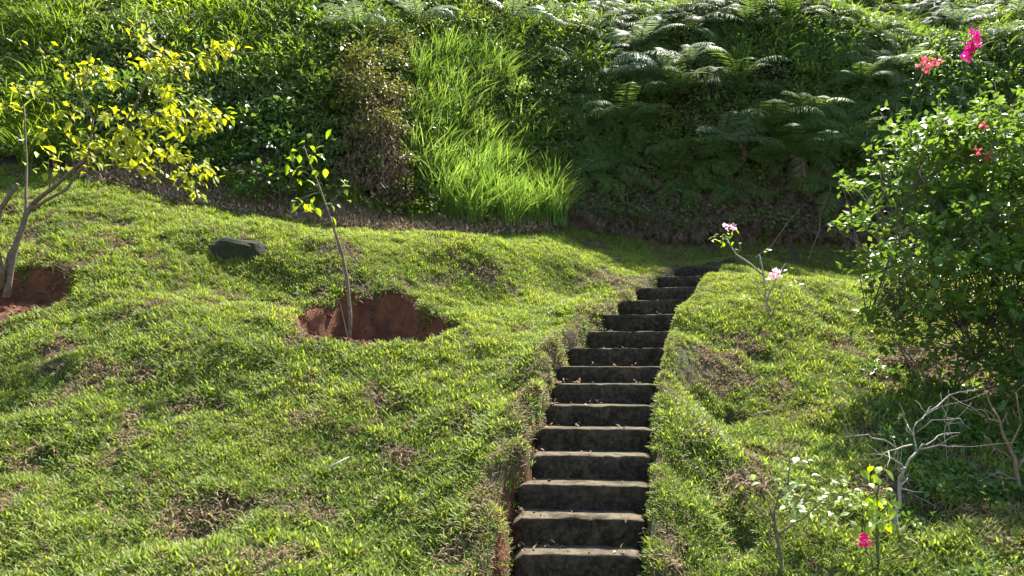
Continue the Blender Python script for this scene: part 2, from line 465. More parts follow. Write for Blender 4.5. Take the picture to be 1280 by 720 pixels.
def ground(X, Y):
    X = np.asarray(X, float); Y = np.asarray(Y, float)
    i = np.clip(np.searchsorted(gxs, X) - 1, 0, len(gxs) - 2); j = np.clip(np.searchsorted(gys, Y) - 1, 0, len(gys) - 2)
    fx = (X - gxs[i]) / (gxs[i + 1] - gxs[i]); fy = (Y - gys[j]) / (gys[j + 1] - gys[j])
    return (ZZ[j, i] * (1 - fx) + ZZ[j, i + 1] * fx) * (1 - fy) + (ZZ[j + 1, i] * (1 - fx) + ZZ[j + 1, i + 1] * fx) * fy


def lookup(A, X, Y):
    i = np.clip(np.searchsorted(gxs, X), 0, len(gxs) - 1); j = np.clip(np.searchsorted(gys, Y), 0, len(gys) - 1)
    return A[j, i]


def normals(X, Y, e=0.12):
    gx = (ground(X + e, Y) - ground(X - e, Y)) / (2 * e); gy = (ground(X, Y + e) - ground(X, Y - e)) / (2 * e)
    n = np.stack([-gx, -gy, np.ones_like(gx)], 1)
    return n / np.linalg.norm(n, axis=1, keepdims=True)


def hit(u, v, d0=3.6, d1=30):
    """where the ray through (u, v) meets the ground"""
    ds = np.arange(d0, d1, 0.02)
    pts = np.array([P(u, v, d) for d in ds])
    below = np.nonzero(pts[:, 2] <= ground(pts[:, 0], pts[:, 1]))[0]
    return pts[below[0]] if len(below) else pts[-1]


def on_ground(X, Y, dz=0.0):
    return Vector((float(X), float(Y), float(ground(X, Y)) + dz))


nx, ny = len(GX), len(GY)
V = np.stack([XX.ravel(), YY.ravel(), ZZ.ravel()], 1)
jj, ii = np.meshgrid(np.arange(ny - 1), np.arange(nx - 1), indexing='ij')
a = (jj * nx + ii).ravel()
Q = np.stack([a, a + 1, a + nx + 1, a + nx], 1)
cxq, cyq = V[Q].mean(1)[:, 0], V[Q].mean(1)[:, 1]
sq = soil.ravel()[Q].mean(1) > 0.5
bank = (cyq > foot_y(cxq) - 0.05) & ~sq


def sub_ground(name, mask, mat):
    q = Q[mask]
    used, inv = np.unique(q, return_inverse=True)
    me = fast_mesh(name, V[used], inv.reshape(-1, 4), np.zeros(len(used)), mat)
    return link(name, me, kind='structure')


sub_ground('lawn_ground', ~sq & ~bank, M['thatch'])
sub_ground('bare_soil', sq, M['red_soil'])
sub_ground('hillside', bank, M['hill'])


# ------------------------------------------------------------------ growth that nobody could count: scattered copies
def tilt_euler(N, spin, amount):
    """euler angles: spin about the plant's own axis, then lean from upright towards N"""
    up = np.array([0, 0, 1.0])
    z = up * (1 - amount) + N * amount
    z /= np.linalg.norm(z, axis=1, keepdims=True)
    x = np.stack([np.cos(spin), np.sin(spin), np.zeros_like(spin)], 1)
    x -= z * (x * z).sum(1, keepdims=True); x /= np.linalg.norm(x, axis=1, keepdims=True)
    y = np.cross(z, x)
    R20, R21, R22, R10, R00 = x[:, 2], y[:, 2], z[:, 2], x[:, 1], x[:, 0]
    return np.stack([np.arctan2(R21, R22), -np.arcsin(np.clip(R20, -1, 1)), np.arctan2(R10, R00)], 1)


def scatter(name, pts, rot, scl, idx, protos):
    me = bpy.data.meshes.new(name)
    me.vertices.add(len(pts)); me.vertices.foreach_set('co', pts.astype(np.float32).ravel())
    r = me.attributes.new('rot', 'FLOAT_VECTOR', 'POINT'); r.data.foreach_set('vector', rot.astype(np.float32).ravel())
    s = me.attributes.new('scl', 'FLOAT', 'POINT'); s.data.foreach_set('value', scl.astype(np.float32))
    i = me.attributes.new('idx', 'INT', 'POINT'); i.data.foreach_set('value', idx.astype(np.int32))
    o = link(name, me, kind='stuff')
    ng = bpy.data.node_groups.new(name, 'GeometryNodeTree')
    ng.interface.new_socket('Geometry', in_out='INPUT', socket_type='NodeSocketGeometry')
    ng.interface.new_socket('Geometry', in_out='OUTPUT', socket_type='NodeSocketGeometry')
    N, L = ng.nodes, ng.links
    gi, go, jn = N.new('NodeGroupInput'), N.new('NodeGroupOutput'), N.new('GeometryNodeJoinGeometry')

    def named(nm, t):
        n = N.new('GeometryNodeInputNamedAttribute'); n.data_type = t; n.inputs['Name'].default_value = nm
        return n.outputs['Attribute']
    ra, sa, ia = named('rot', 'FLOAT_VECTOR'), named('scl', 'FLOAT'), named('idx', 'INT')
    e2r = N.new('FunctionNodeEulerToRotation'); L.new(ra, e2r.inputs[0])
    for k, p in enumerate(protos):
        cmp_ = N.new('FunctionNodeCompare'); cmp_.data_type = 'INT'; cmp_.operation = 'EQUAL'
        ins = [x for x in cmp_.inputs if x.type == 'INT']
        L.new(ia, ins[0]); ins[1].default_value = k
        oi = N.new('GeometryNodeObjectInfo'); oi.inputs['Object'].default_value = p
        iop = N.new('GeometryNodeInstanceOnPoints')
        L.new(gi.outputs[0], iop.inputs['Points']); L.new(cmp_.outputs[0], iop.inputs['Selection'])
        L.new(oi.outputs['Geometry'], iop.inputs['Instance']); L.new(e2r.outputs[0], iop.inputs['Rotation']); L.new(sa, iop.inputs['Scale'])
        L.new(iop.outputs[0], jn.inputs[0])
    L.new(jn.outputs[0], go.inputs[0])
    md = o.modifiers.new('scatter', 'NODES'); md.node_group = ng
    return o


def proto(name, me):
    return bpy.data.objects.new(name, me)     # never linked to the scene


def blades_mesh(name, n, radius, length, width, lean, mat, seed, seg=3, curl=0.5, tint=(0, 1)):
    r = np.random.default_rng(seed)
    mb = MB()
    for _ in range(n):
        az = r.uniform(0, 2 * math.pi); d = np.array([math.cos(az), math.sin(az), 0])
        rr = radius * math.sqrt(r.random()); q = r.uniform(0, 2 * math.pi)
        p = np.array([rr * math.cos(q), rr * math.sin(q), -0.01])
        L_ = length * r.uniform(0.55, 1.15); wd = width * r.uniform(0.7, 1.2)
        th = r.uniform(0.1, 1) * lean; side = np.array([-d[1], d[0], 0]) + np.array([0, 0, r.uniform(-0.4, 0.4)])
        side /= np.linalg.norm(side)
        vs = []; fs = []
        for s in range(seg):
            wk = wd * (1.0 if s == 0 else 0.95 - 0.3 * s / seg)
            vs += [p - side * wk / 2, p + side * wk / 2]
            if s: fs.append((2 * s - 2, 2 * s - 1, 2 * s + 1, 2 * s))
            p = p + (d * math.sin(th) + np.array([0, 0, math.cos(th)])) * L_ / seg
            th += curl * r.uniform(0.4, 1.2) * 2 / seg
        vs.append(p); fs.append((2 * seg - 2, 2 * seg - 1, 2 * seg))
        mb.add(vs, fs, r.uniform(*tint))
    return mb.mesh(name, mat)


LEAF_Q = [(0, 1, 5, 6), (1, 2, 3, 5), (0, 6, 5, 7)]


def leaf_verts(L_, W_, fold=0.25, droop=0.2):
    """pointed oval leaf folded along its midrib: length along +Y"""
    v = np.array([[0, 0, 0], [0.36 * W_, 0.22 * L_, fold * 0.36 * W_], [0.5 * W_, 0.48 * L_, fold * 0.5 * W_ - droop * 0.10 * L_], [0.28 * W_, 0.78 * L_, fold * 0.28 * W_ - droop * 0.30 * L_], [0, L_, -droop * 0.55 * L_],
                  [-0.28 * W_, 0.78 * L_, fold * 0.28 * W_ - droop * 0.30 * L_], [-0.5 * W_, 0.48 * L_, fold * 0.5 * W_ - droop * 0.10 * L_], [-0.36 * W_, 0.22 * L_, fold * 0.36 * W_],
                  [0, 0.30 * L_, -droop * 0.03 * L_], [0, 0.66 * L_, -droop * 0.2 * L_]])
    f = [(0, 1, 8), (1, 2, 9, 8), (2, 3, 9), (3, 4, 9), (0, 8, 7), (8, 9, 6, 7), (9, 5, 6), (9, 4, 5)]
    return v, f


LOW_V = np.array([[0, 0, 0], [0.5, 0.45, 0.10], [0, 1, -0.10], [-0.5, 0.45, 0.10], [0, 0.5, -0.02]])
LOW_Q = np.array([[0, 1, 2, 4], [0, 4, 2, 3]])


def many_leaves(name, pos, dirs, nrm, L_, W_, mat, tint):
    """thousands of small folded leaves as one mesh (pos, dirs, nrm: (n, 3) arrays)"""
    y = dirs / np.linalg.norm(dirs, axis=1, keepdims=True)
    z = nrm - y * (nrm * y).sum(1, keepdims=True); z /= np.linalg.norm(z, axis=1, keepdims=True) + 1e-9
    x = np.cross(y, z)
    n = len(pos)
    T = LOW_V[None].repeat(n, 0)
    V_ = pos[:, None] + T[:, :, 0:1] * W_[:, None, None] * x[:, None] + T[:, :, 1:2] * L_[:, None, None] * y[:, None] + T[:, :, 2:3] * L_[:, None, None] * z[:, None]
    Q_ = (LOW_Q[None] + 5 * np.arange(n)[:, None, None]).reshape(-1, 4)
    return fast_mesh(name, V_.reshape(-1, 3), Q_, np.repeat(tint, 5), mat)


def unit(n, r=rng):
    v = r.normal(size=(n, 3))
    return v / np.linalg.norm(v, axis=1, keepdims=True)


def sprig_mesh(name, n, radius, L_, W_, mat, seed, up=0.6):
    r = np.random.default_rng(seed)
    d = unit(n, r); d[:, 2] = np.abs(d[:, 2]) * 0.8
    pos = d * (radius * r.uniform(0.25, 1, (n, 1)))
    dirs = d + unit(n, r) * 0.6 + np.array([0, 0, -0.25])
    nrm = unit(n, r) * 0.6 + np.array([0, 0, up]) + d * 0.3
    s = r.uniform(0.6, 1.15, n)
    return many_leaves(name, pos, dirs, nrm, L_ * s, W_ * s, mat, r.random(n))


def frond_mesh(name, L_, mat, seed, pairs=20, width=0.34, arch=1.3, start=0.5, curl=0.0, stem_mat=None):
    """one fern frond arching out along +Y: a rachis with tapering pinnae, each lobed"""
    r = np.random.default_rng(seed)
    mb = MB()
    n = pairs + 4
    pts = []; p = np.zeros(3); th = start; sway = r.uniform(-0.25, 0.25)
    for i in range(n + 1):
        pts.append(p.copy())
        p = p + np.array([math.sin(sway * i / n) * math.cos(th), math.cos(th), math.sin(th)]) * L_ / n
        th -= arch / n * (0.6 + 0.9 * i / n)
    mb.tube(pts, [0.006 * L_ * (1 - 0.85 * i / n) for i in range(n + 1)], 3, 0.3, cap=False)
    for i in range(3, n + 1):
        t = (i - 3) / (n - 3)
        ln = L_ * width * (math.sin(math.pi * min(1, 0.28 + 0.72 * (1 - t) * 0.92)) ** 0.8) * (1 - t) ** 0.55 * r.uniform(0.9, 1.08)
        if t > 0.97: ln = L_ * 0.02
        d = pts[i] - pts[i - 1]; d /= np.linalg.norm(d)
        upv = np.cross([1, 0, 0], d); upv /= np.linalg.norm(upv)
        for s in (-1, 1):
            dirp = np.array([s, 0, 0]) * 0.93 + d * 0.36 - upv * (0.16 + curl * r.random()) + r.normal(size=3) * 0.06
            dirp /= np.linalg.norm(dirp)
            wv = np.cross(upv, dirp); wv /= np.linalg.norm(wv)
            hw = L_ / n * 0.30
            base = pts[i]
            vs = [base]
            m = 4
            for k in range(1, m + 1):
                q = base + dirp * ln * (k / (m + 1)) - upv * 0.10 * ln * (k / m) ** 2
                wk = hw * (1.05 - 0.6 * k / m)
                vs += [q + wv * wk + dirp * ln * 0.04, q - wv * wk + dirp * ln * 0.04]
            vs.append(base + dirp * ln - upv * 0.14 * ln)
            fs = [(0, 1, 2)] + [(2 * k - 1, 2 * k + 1, 2 * k + 2, 2 * k) for k in range(1, m)] + [(2 * m - 1, 2 * m + 1, 2 * m)]
            mb.add(vs, fs, r.uniform(0.1, 1))
    return mb.mesh(name, mat)


def fern_clump_mesh(name, n, L_, mat, seed, **kw):
    """several fronds in one mesh, for the part of the bank that reads as one mass"""
    r = np.random.default_rng(seed)
    vs, fs, ts, off = [], [], [], 0
    for k in range(n):
        me = frond_mesh('frond_tmp', L_ * r.uniform(0.7, 1.1), mat, seed * 31 + k, pairs=15, **kw)
        co = np.empty(len(me.vertices) * 3); me.vertices.foreach_get('co', co); co = co.reshape(-1, 3)
        tt = np.empty(len(me.vertices)); me.attributes['tint'].data.foreach_get('value', tt)
        a_ = 2 * math.pi * k / n + r.uniform(-0.4, 0.4)
        R = np.array([[math.cos(a_), -math.sin(a_), 0], [math.sin(a_), math.cos(a_), 0], [0, 0, 1]])
        vs.append(co @ R.T); ts.append(tt)
        fs += [tuple(i + off for i in p.vertices) for p in me.polygons]; off += len(co)
        bpy.data.meshes.remove(me)
    mb = MB(); mb.add(np.concatenate(vs), fs, np.concatenate(ts))
    return mb.mesh(name, mat)


def in_view(X, Y, Z, mu=90, mv=90):
    u, v = project(X, Y, Z)
    return (u > -mu) & (u < 1280 + mu) & (v > -mv) & (v < 720 + mv)


# --- the lawn
N0 = 95000
lx = rng.uniform(-9.5, 11.5, 760000); ly = rng.uniform(4.0, 15.6, 760000)
lz = ground(lx, ly)
dens = np.clip(1.25 - (ly - 4.5) * 0.055, 0.5, 1.2)
sdist = np.abs(lx - stair_at(ly)[0]) - stair_at(ly)[1] / 2
keep = in_view(lx, ly, lz) & (ly < foot_y(lx) + 0.15) & (lookup(soil, lx, ly) < 0.35) & ((sdist > np.where(lx < stair_at(ly)[0], 0.03, 0.0)) | (ly > steps[-1, 1] + 0.2))
thin = 0.75 * vnoise(lx * 2.3, ly * 2.3, 21) + 0.7 * vnoise(lx * 6, ly * 6, 22)          # worn patches
for (u_, v_, r_) in [(65, 575, 0.38), (30, 490, 0.3), (60, 450, 0.25), (240, 665, 0.2), (270, 640, 0.14), (265, 500, 0.16), (170, 480, 0.12), (330, 475, 0.1), (180, 415, 0.12), (275, 415, 0.13), (220, 345, 0.14), (380, 470, 0.14), (490, 505, 0.2), (580, 520, 0.16), (410, 650, 0.12), (375, 695, 0.14), (560, 700, 0.22), (110, 600, 0.2), (640, 410, 0.3), (660, 480, 0.25), (770, 350, 0.35), (905, 450, 0.25), (890, 480, 0.18), (940, 560, 0.22), (930, 610, 0.2), (925, 690, 0.18), (1010, 590, 0.2), (1110, 400, 0.35), (1150, 455, 0.5), (1150, 450, 0.5), (1215, 470, 0.5), (1215, 475, 0.5), (1150, 655, 0.3), (120, 325, 0.15), (150, 520, 0.12), (225, 520, 0.1)]:
    h_ = hit(u_, v_)
    thin += 0.32 * np.exp(-(((lx - h_[0]) / r_) ** 2 + ((ly - h_[1]) / (r_ * 1.1)) ** 2)) * (0.6 + 1.6 * np.abs(vnoise(lx * 9, ly * 9, 25)))
slope = normals(lx, ly, 0.06)
facing = -slope[:, 1]
worn = thin + 0.25 * (facing - 0.45)
stairwall = (lookup(soil, lx, ly) >= 0.35) & (ly < 6.6) & (np.abs(sdist) < 0.6) & (lx < stair_at(ly)[0]) & (sdist > 0.01) & in_view(lx, ly, lz)
keep |= stairwall & (rng.random(len(lx)) < 0.65)
keep &= rng.random(len(lx)) < dens * np.where(worn > 0.29, 0.22, 1.0)
lx, ly, lz, worn = lx[keep], ly[keep], lz[keep], worn[keep]
sd = (np.abs(lx - stair_at(ly)[0]) - stair_at(ly)[1] / 2)
leftside = lx < stair_at(ly)[0]
nrm_l = normals(lx, ly)
kinds = rng.integers(0, 4, len(lx))
pd = np.clip(0.06 + 2.0 * np.clip(worn - 0.17, 0, 1), 0, 0.75)
pd = np.where((sd < 0.28) & leftside & (rng.random(len(lx)) < 0.7), 0.55, pd)
kinds = np.where(rng.random(len(lx)) < pd, rng.integers(4, 6, len(lx)), kinds)
scl = rng.uniform(0.65, 1.2, len(lx)) * (1 + 0.6 * vnoise(lx * 1.3, ly * 1.3, 23)) * (1 + 0.45 * vnoise(lx * 4.5, ly * 4.5, 24)) * np.where(ly > 13, 0.7, 1) * np.where(np.abs(sd) < 0.3, 0.75, 1)
tufts = [proto('tuft', blades_mesh('tuft', 11 - k, 0.055, (0.050, 0.060, 0.070, 0.092)[k], (0.0095, 0.010, 0.011, 0.012)[k], (1.0, 0.95, 0.9, 0.75)[k], M['lawn'], 40 + k, 3, 0.75)) for k in range(4)]
tufts += [proto('dry_tuft', blades_mesh('dry_tuft', 9, 0.07, 0.10, 0.009, 1.35, M['dry'], 50 + k, 3, 0.9)) for k in range(2)]
scatter('lawn_grass', np.stack([lx, ly, lz], 1), tilt_euler(nrm_l, rng.uniform(0, 6.28, len(lx)), 0.55), scl, kinds, tufts)
print('lawn tufts', len(lx))

# low dark weeds added to darken the shaded lower right
wx, wy = rng.uniform(2.2, 5.2, 6000), rng.uniform(4.6, 8.2, 6000)
wz = ground(wx, wy); wu, wv = project(wx, wy, wz)
k_ = (wu > 1085 + (wv - 480) * 0.25 + 60 * vnoise(wx * 3, wy * 3, 61)) & (wv > 440) & (wv < 740) & (vnoise(wx * 2.2, wy * 2.2, 62) > -0.08) & (rng.random(6000) < 0.30)
wpts = np.stack([wx, wy, wz + 0.02], 1)[k_]
lw = [proto('darkening_weed', sprig_mesh('darkening_weed', 11, 0.10, 0.075, 0.036, M['broad'], 130 + k)) for k in range(3)]
scatter('darkening_weeds', wpts, tilt_euler(normals(wpts[:, 0], wpts[:, 1]), rng.uniform(0, 6.28, len(wpts)), 0.4), rng.uniform(0.5, 1.2, len(wpts)), rng.integers(0, 3, len(wpts)), lw)

# --- the bank's growth
bx_ = rng.uniform(-12, 14, 300000); by_ = rng.uniform(11.2, 23, 300000)
bz_ = ground(bx_, by_)
ok = (by_ > foot_y(bx_) - 0.5) & in_view(bx_, by_, bz_, 110, 110)
bx_, by_, bz_ = bx_[ok], by_[ok], bz_[ok]
bu, bv = project(bx_, by_, bz_)
bn = normals(bx_, by_, 0.25)
rise = by_ - foot_y(bx_)
XR = 1.1       # the fern bank begins to the right of this x (at 16 m)
right = sstep(0.4, 1.6, bx_ - (by_ - 15) * 0.1)
up_h = bz_ - ground(bx_, foot_y(bx_))          # height above the bank's foot


def pick(prob):
    return np.nonzero(rng.random(len(bx_)) < prob)[0]


def lift(sel, lo, hi):
    h = rng.uniform(lo, hi, len(sel))
    return np.stack([bx_[sel], by_[sel], bz_[sel]], 1) + bn[sel] * h[:, None]


patchy = vnoise(bx_ * 0.7, by_ * 0.9, 31)
# small-leaved creeper over everything, thin at the dry foot
sel = pick((rise > 0) * np.where(right > 0.5, np.where(up_h < 1.7, 0.10, 0.42), np.where(rise < 0.85, 0.03, 0.24)))
cre = [proto('sprig', sprig_mesh('sprig', 16, 0.17, 0.085, 0.05, M['creeper'], 60 + k)) for k in range(4)]
scatter('creeper_cover', lift(sel, 0.0, 0.45), tilt_euler(bn[sel], rng.uniform(0, 6.28, len(sel)), 0.7), rng.uniform(0.6, 1.25, len(sel)), rng.integers(0, 4, len(sel)), cre)
print('creeper', len(sel))
# long grass on the left bank and along its top
topleft = sstep(150, 40, bv) * sstep(560, 420, bu)
farleft = sstep(150, 60, bu) * 0.7
sel = pick(np.clip((topleft + farleft + 0.12) * 0.34 * (patchy > -0.16), 0, 1) * (rise > 0.3) * (right < 0.5))
lg = [proto('long_tuft', blades_mesh('long_tuft', 14, 0.10, 0.55, 0.015, 0.5, M['bankgrass'], 70 + k, 4, 0.8)) for k in range(3)]
scatter('bank_grass', lift(sel, -0.02, 0.1), tilt_euler(bn[sel], rng.uniform(0, 6.28, len(sel)), 0.35), rng.uniform(0.6, 1.2, len(sel)), rng.integers(0, 3, len(sel)), lg)
print('bank grass', len(sel))
# bracken over the right bank
sel = pick(np.where((right > 0.5) & (up_h > 1.35 + 2.2 * vnoise(bx_ * 1.1 + 7, by_, 36)), 0.034 * np.where((up_h < 3.4), 0.8, 1.0) * (patchy > -0.15), 0.0))
br = [proto('bracken', fern_clump_mesh('bracken', 5, 0.95, M['fern'], 80 + k, arch=1.5, start=0.7)) for k in range(3)]
scatter('bracken_cover', lift(sel, 0.05, 0.45), tilt_euler(bn[sel], rng.uniform(0, 6.28, len(sel)), 0.8), rng.uniform(0.6, 1.15, len(sel)), rng.integers(0, 3, len(sel)), br)
print('bracken', len(sel))
sel = pick(np.where((right > 0.3) & (up_h > 3.6), 0.10 * (vnoise(bx_ * 1.1, by_ * 1.1, 33) > -0.1), 0.012 * (right > 0.5) * (up_h > 2)))
wl_ = [proto('weed_sprig', sprig_mesh('weed_sprig', 12, 0.22, 0.14, 0.06, M['bush'], 110 + k)) for k in range(3)]
wl_.append(proto('weed_blades', blades_mesh('weed_blades', 8, 0.08, 0.5, 0.02, 0.6, M['bankgrass'], 115, 4, 0.8)))
scatter('weed_cover', lift(sel, 0.25, 0.6), tilt_euler(bn[sel], rng.uniform(0, 6.28, len(sel)), 0.5), rng.uniform(0.6, 1.2, len(sel)), rng.integers(0, 4, len(sel)), wl_)
sel = pick(np.where((right < 0.4) & (rise > 1.0), 0.035, 0.0))
scatter('weed_cover', lift(sel, 0.2, 0.55), tilt_euler(bn[sel], rng.uniform(0, 6.28, len(sel)), 0.5), rng.uniform(0.5, 1.1, len(sel)), rng.integers(0, 4, len(sel)), wl_)
# dead ferns and stalks at the foot of the right bank
sel = pick(np.where((right > 0.3) & (rise > 0.05), np.where(up_h < 1.5 + 2.4 * vnoise(bx_ * 1.3, by_ * 3, 35), 0.16, 0.05) * (up_h < 3.2), 0.0))
dfm = [proto('dead_clump', fern_clump_mesh('dead_clump', 4, 0.55, M['deadfern'], 90 + k, arch=2.6, start=0.5, curl=0.6)) for k in range(3)]
dfm.append(proto('dead_stalks', blades_mesh('dead_stalks', 9, 0.15, 0.6, 0.010, 1.5, M['deadfern'], 95, 4, 0.5)))
scatter('dead_fern_cover', lift(sel, 0.0, 0.25), tilt_euler(bn[sel], rng.uniform(0, 6.28, len(sel)), 0.8), rng.uniform(0.6, 1.1, len(sel)), rng.integers(0, 4, len(sel)), dfm)
print('dead fern', len(sel))
# dry leaves and straw at the foot of the left bank
sel = pick(np.where((right < 0.4) & (rise < 1.0), 0.6 * sstep(1.0, 0.5, rise) * sstep(-0.5, 0.1, rise + 0.5 * vnoise(bx_ * 2, by_ * 2, 34)) * sstep(60, 220, bu), 0.0))
lt = [proto('litter', sprig_mesh('litter', 9, 0.13, 0.085, 0.035, M['litter'], 100 + k, 0.9)) for k in range(2)]
lt += [proto('straw', blades_mesh('straw', 7, 0.10, 0.28, 0.008, 1.6, M['dry'], 105 + k, 3, 0.3)) for k in range(2)]
scatter('leaf_litter', lift(sel, 0.0, 0.05), tilt_euler(bn[sel], rng.uniform(0, 6.28, len(sel)), 1.0), rng.uniform(0.6, 1.2, len(sel)), rng.integers(0, 4, len(sel)), lt)
print('litter', len(sel))
# clods on the bare soil
cx0 = rng.uniform(-6.3, 6, 60000); cy0 = rng.uniform(4.2, 9.2, 60000)
k_ = (lookup(soil, cx0, cy0) > 0.25) & (rng.random(60000) < 0.55) & ((np.abs(cx0 - stair_at(cy0)[0]) > stair_at(cy0)[1] / 2 + 0.02))
cx0, cy0 = cx0[k_], cy0[k_]


def clod_mesh(name, seed):
    r = np.random.default_rng(seed)
    t = (1 + 5 ** 0.5) / 2
    v = np.array([[-1, t, 0], [1, t, 0], [-1, -t, 0], [1, -t, 0], [0, -1, t], [0, 1, t], [0, -1, -t], [0, 1, -t], [t, 0, -1], [t, 0, 1], [-t, 0, -1], [-t, 0, 1]]) / 1.9
    f = [(0, 11, 5), (0, 5, 1), (0, 1, 7), (0, 7, 10), (0, 10, 11), (1, 5, 9), (5, 11, 4), (11, 10, 2), (10, 7, 6), (7, 1, 8), (3, 9, 4), (3, 4, 2), (3, 2, 6), (3, 6, 8), (3, 8, 9), (4, 9, 5), (2, 4, 11), (6, 2, 10), (8, 6, 7), (9, 8, 1)]
    v = v * r.uniform(0.7, 1.25, (12, 1)) * np.array([1.1, 0.9, 0.7])
    mb = MB(); mb.add(v, f); return mb.mesh(name, M['red_soil'], False)


scatter('soil_clods', np.stack([cx0, cy0, ground(cx0, cy0)], 1), np.stack([rng.uniform(0, 6, len(cx0))] * 3, 1), 0.006 + 0.036 * rng.random(len(cx0)) ** 4, rng.integers(0, 2, len(cx0)), [proto('clod', clod_mesh('clod', 1 + k)) for k in range(2)])

# ------------------------------------------------------------------ concrete staircase
stair = thing('concrete_staircase', 'worn grey concrete garden steps climbing the grassy slope', 'staircase', tuple(steps[0, :3] - [0, 0, 0.1]))


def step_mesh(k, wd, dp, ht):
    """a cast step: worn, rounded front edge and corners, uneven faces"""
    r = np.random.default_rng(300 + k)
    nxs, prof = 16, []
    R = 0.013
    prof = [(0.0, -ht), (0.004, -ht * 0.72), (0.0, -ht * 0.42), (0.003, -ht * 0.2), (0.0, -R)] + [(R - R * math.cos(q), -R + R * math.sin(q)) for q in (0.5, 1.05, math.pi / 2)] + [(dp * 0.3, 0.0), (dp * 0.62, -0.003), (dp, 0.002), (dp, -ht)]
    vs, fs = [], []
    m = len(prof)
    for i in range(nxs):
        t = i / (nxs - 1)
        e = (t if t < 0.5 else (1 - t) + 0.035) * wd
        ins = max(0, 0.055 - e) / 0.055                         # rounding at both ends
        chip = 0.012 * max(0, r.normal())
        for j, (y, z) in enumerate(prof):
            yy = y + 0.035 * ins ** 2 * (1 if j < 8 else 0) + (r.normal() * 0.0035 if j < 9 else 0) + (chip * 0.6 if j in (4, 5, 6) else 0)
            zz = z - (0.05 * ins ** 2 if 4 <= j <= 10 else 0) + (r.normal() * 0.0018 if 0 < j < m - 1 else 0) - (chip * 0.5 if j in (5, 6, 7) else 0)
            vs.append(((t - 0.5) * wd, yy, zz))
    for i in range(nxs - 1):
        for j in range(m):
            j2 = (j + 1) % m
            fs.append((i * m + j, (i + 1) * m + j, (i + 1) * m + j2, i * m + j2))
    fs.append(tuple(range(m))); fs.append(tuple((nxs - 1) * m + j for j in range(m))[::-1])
    mb = MB(); mb.add(vs, fs, np.tile(np.array([0.06, 0.08, 0.10, 0.15, 0.3, 0.7] + [1.0] * 5 + [0.2])[:m], nxs) + 0.12 * r.random(m * nxs))  # risers tinted darker than treads, their shade put into the colour
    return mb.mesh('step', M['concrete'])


for k in range(NS):
    cx, d, zt, wd = steps[k]
    nxt = steps[k + 1] if k + 1 < NS else steps[k] + (steps[k] - steps[k - 1])
    dirx = math.atan2(nxt[0] - cx, nxt[1] - d)
    dp = math.hypot(nxt[0] - cx, nxt[1] - d) + (0.12 if k + 1 < NS else -0.5)
    ht = (zt - steps[k - 1, 2] if k else 0.18) + 0.06
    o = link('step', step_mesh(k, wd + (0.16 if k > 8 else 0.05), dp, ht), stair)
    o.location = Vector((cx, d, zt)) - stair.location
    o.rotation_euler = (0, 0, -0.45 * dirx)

tp = []
for k in range(NS - 1):
    n_ = 12 if k < 9 else 6
    dpt = steps[k + 1, 1] - steps[k, 1]
    xs = np.where(rng.random(n_) < 0.6, -0.5 + np.abs(rng.normal(size=n_)) * 0.13, rng.uniform(-0.5, 0.5, n_))
    xs = np.clip(xs, -0.5, 0.5) * steps[k, 3]
    ys = rng.uniform(0.02, max(0.05, dpt - 0.02), n_)
    tp += [(steps[k, 0] + x_, steps[k, 1] + y_ - x_ * 0.12, steps[k, 2] + 0.006) for x_, y_ in zip(xs, ys)]
tp = np.array(tp)
bits = [proto('dry_leaf', sprig_mesh('dry_leaf', 3, 0.03, 0.05, 0.025, M['litter'], 120 + k, 1.2)) for k in range(2)] + [proto('crumb', clod_mesh('crumb', 9))]
bi = rng.integers(0, 3, len(tp))
scatter('step_litter', tp, np.stack([np.zeros(len(tp)), np.zeros(len(tp)), rng.uniform(0, 6, len(tp))], 1), np.where(bi == 2, rng.uniform(0.005, 0.016, len(tp)), rng.uniform(0.5, 1.1, len(tp))), bi, bits)

# ------------------------------------------------------------------ mossy rock in the lawn
rp = hit(297, 318)
mb = MB()
r = np.random.default_rng(5)
nu, nv = 18, 10
vs = []
for j in range(nv + 1):
    for i in range(nu):
        th, ph = 2 * math.pi * i / nu, math.pi * j / nv
        x, y, z = math.sin(ph) * math.cos(th), math.sin(ph) * math.sin(th), math.cos(ph)
        pw = lambda q, e: math.copysign(abs(q) ** e, q)
        x, y, z = pw(x, 0.55), pw(y, 0.6), pw(z, 0.5)
        q = 1 + 0.12 * float(vnoise(x * 2 + z * 3 + 20, y * 2 - z + 20, 41)) * 2 + 0.10 * float(vnoise(x * 6 + z * 5 + 30, y * 6 + 30, 42))
        vs.append((x * 0.37 * q, y * 0.26 * q, z * 0.25 * q - 0.02 * x))
fs = [(j * nu + i, j * nu + (i + 1) % nu, (j + 1) * nu + (i + 1) % nu, (j + 1) * nu + i) for j in range(nv) for i in range(nu)]
mb.add(vs, fs[::-1])
rock = link('rock', mb.mesh('rock', M['rock'], False), loc=on_ground(rp[0], rp[1] + 0.16, -0.215))
tag(rock, 'dark flat-topped mossy rock half sunk in the lawn', 'rock')


# ------------------------------------------------------------------ plants with leaves of their own
def leaf_objects(root, name, mats_meshes, items, base):
    """items: (position, direction, normal, scale); each one an object that shares one of a few meshes"""
    base = Vector(base)
    for k, (p, d, n, s) in enumerate(items):
        o = bpy.data.objects.new(name, mats_meshes[k % len(mats_meshes)])
        COL.objects.link(o); o.parent = root
        mat = Matrix.Translation(Vector(p) - base) @ frame(d, n).to_4x4() @ Matrix.Scale(s, 4)
        o.matrix_local = mat


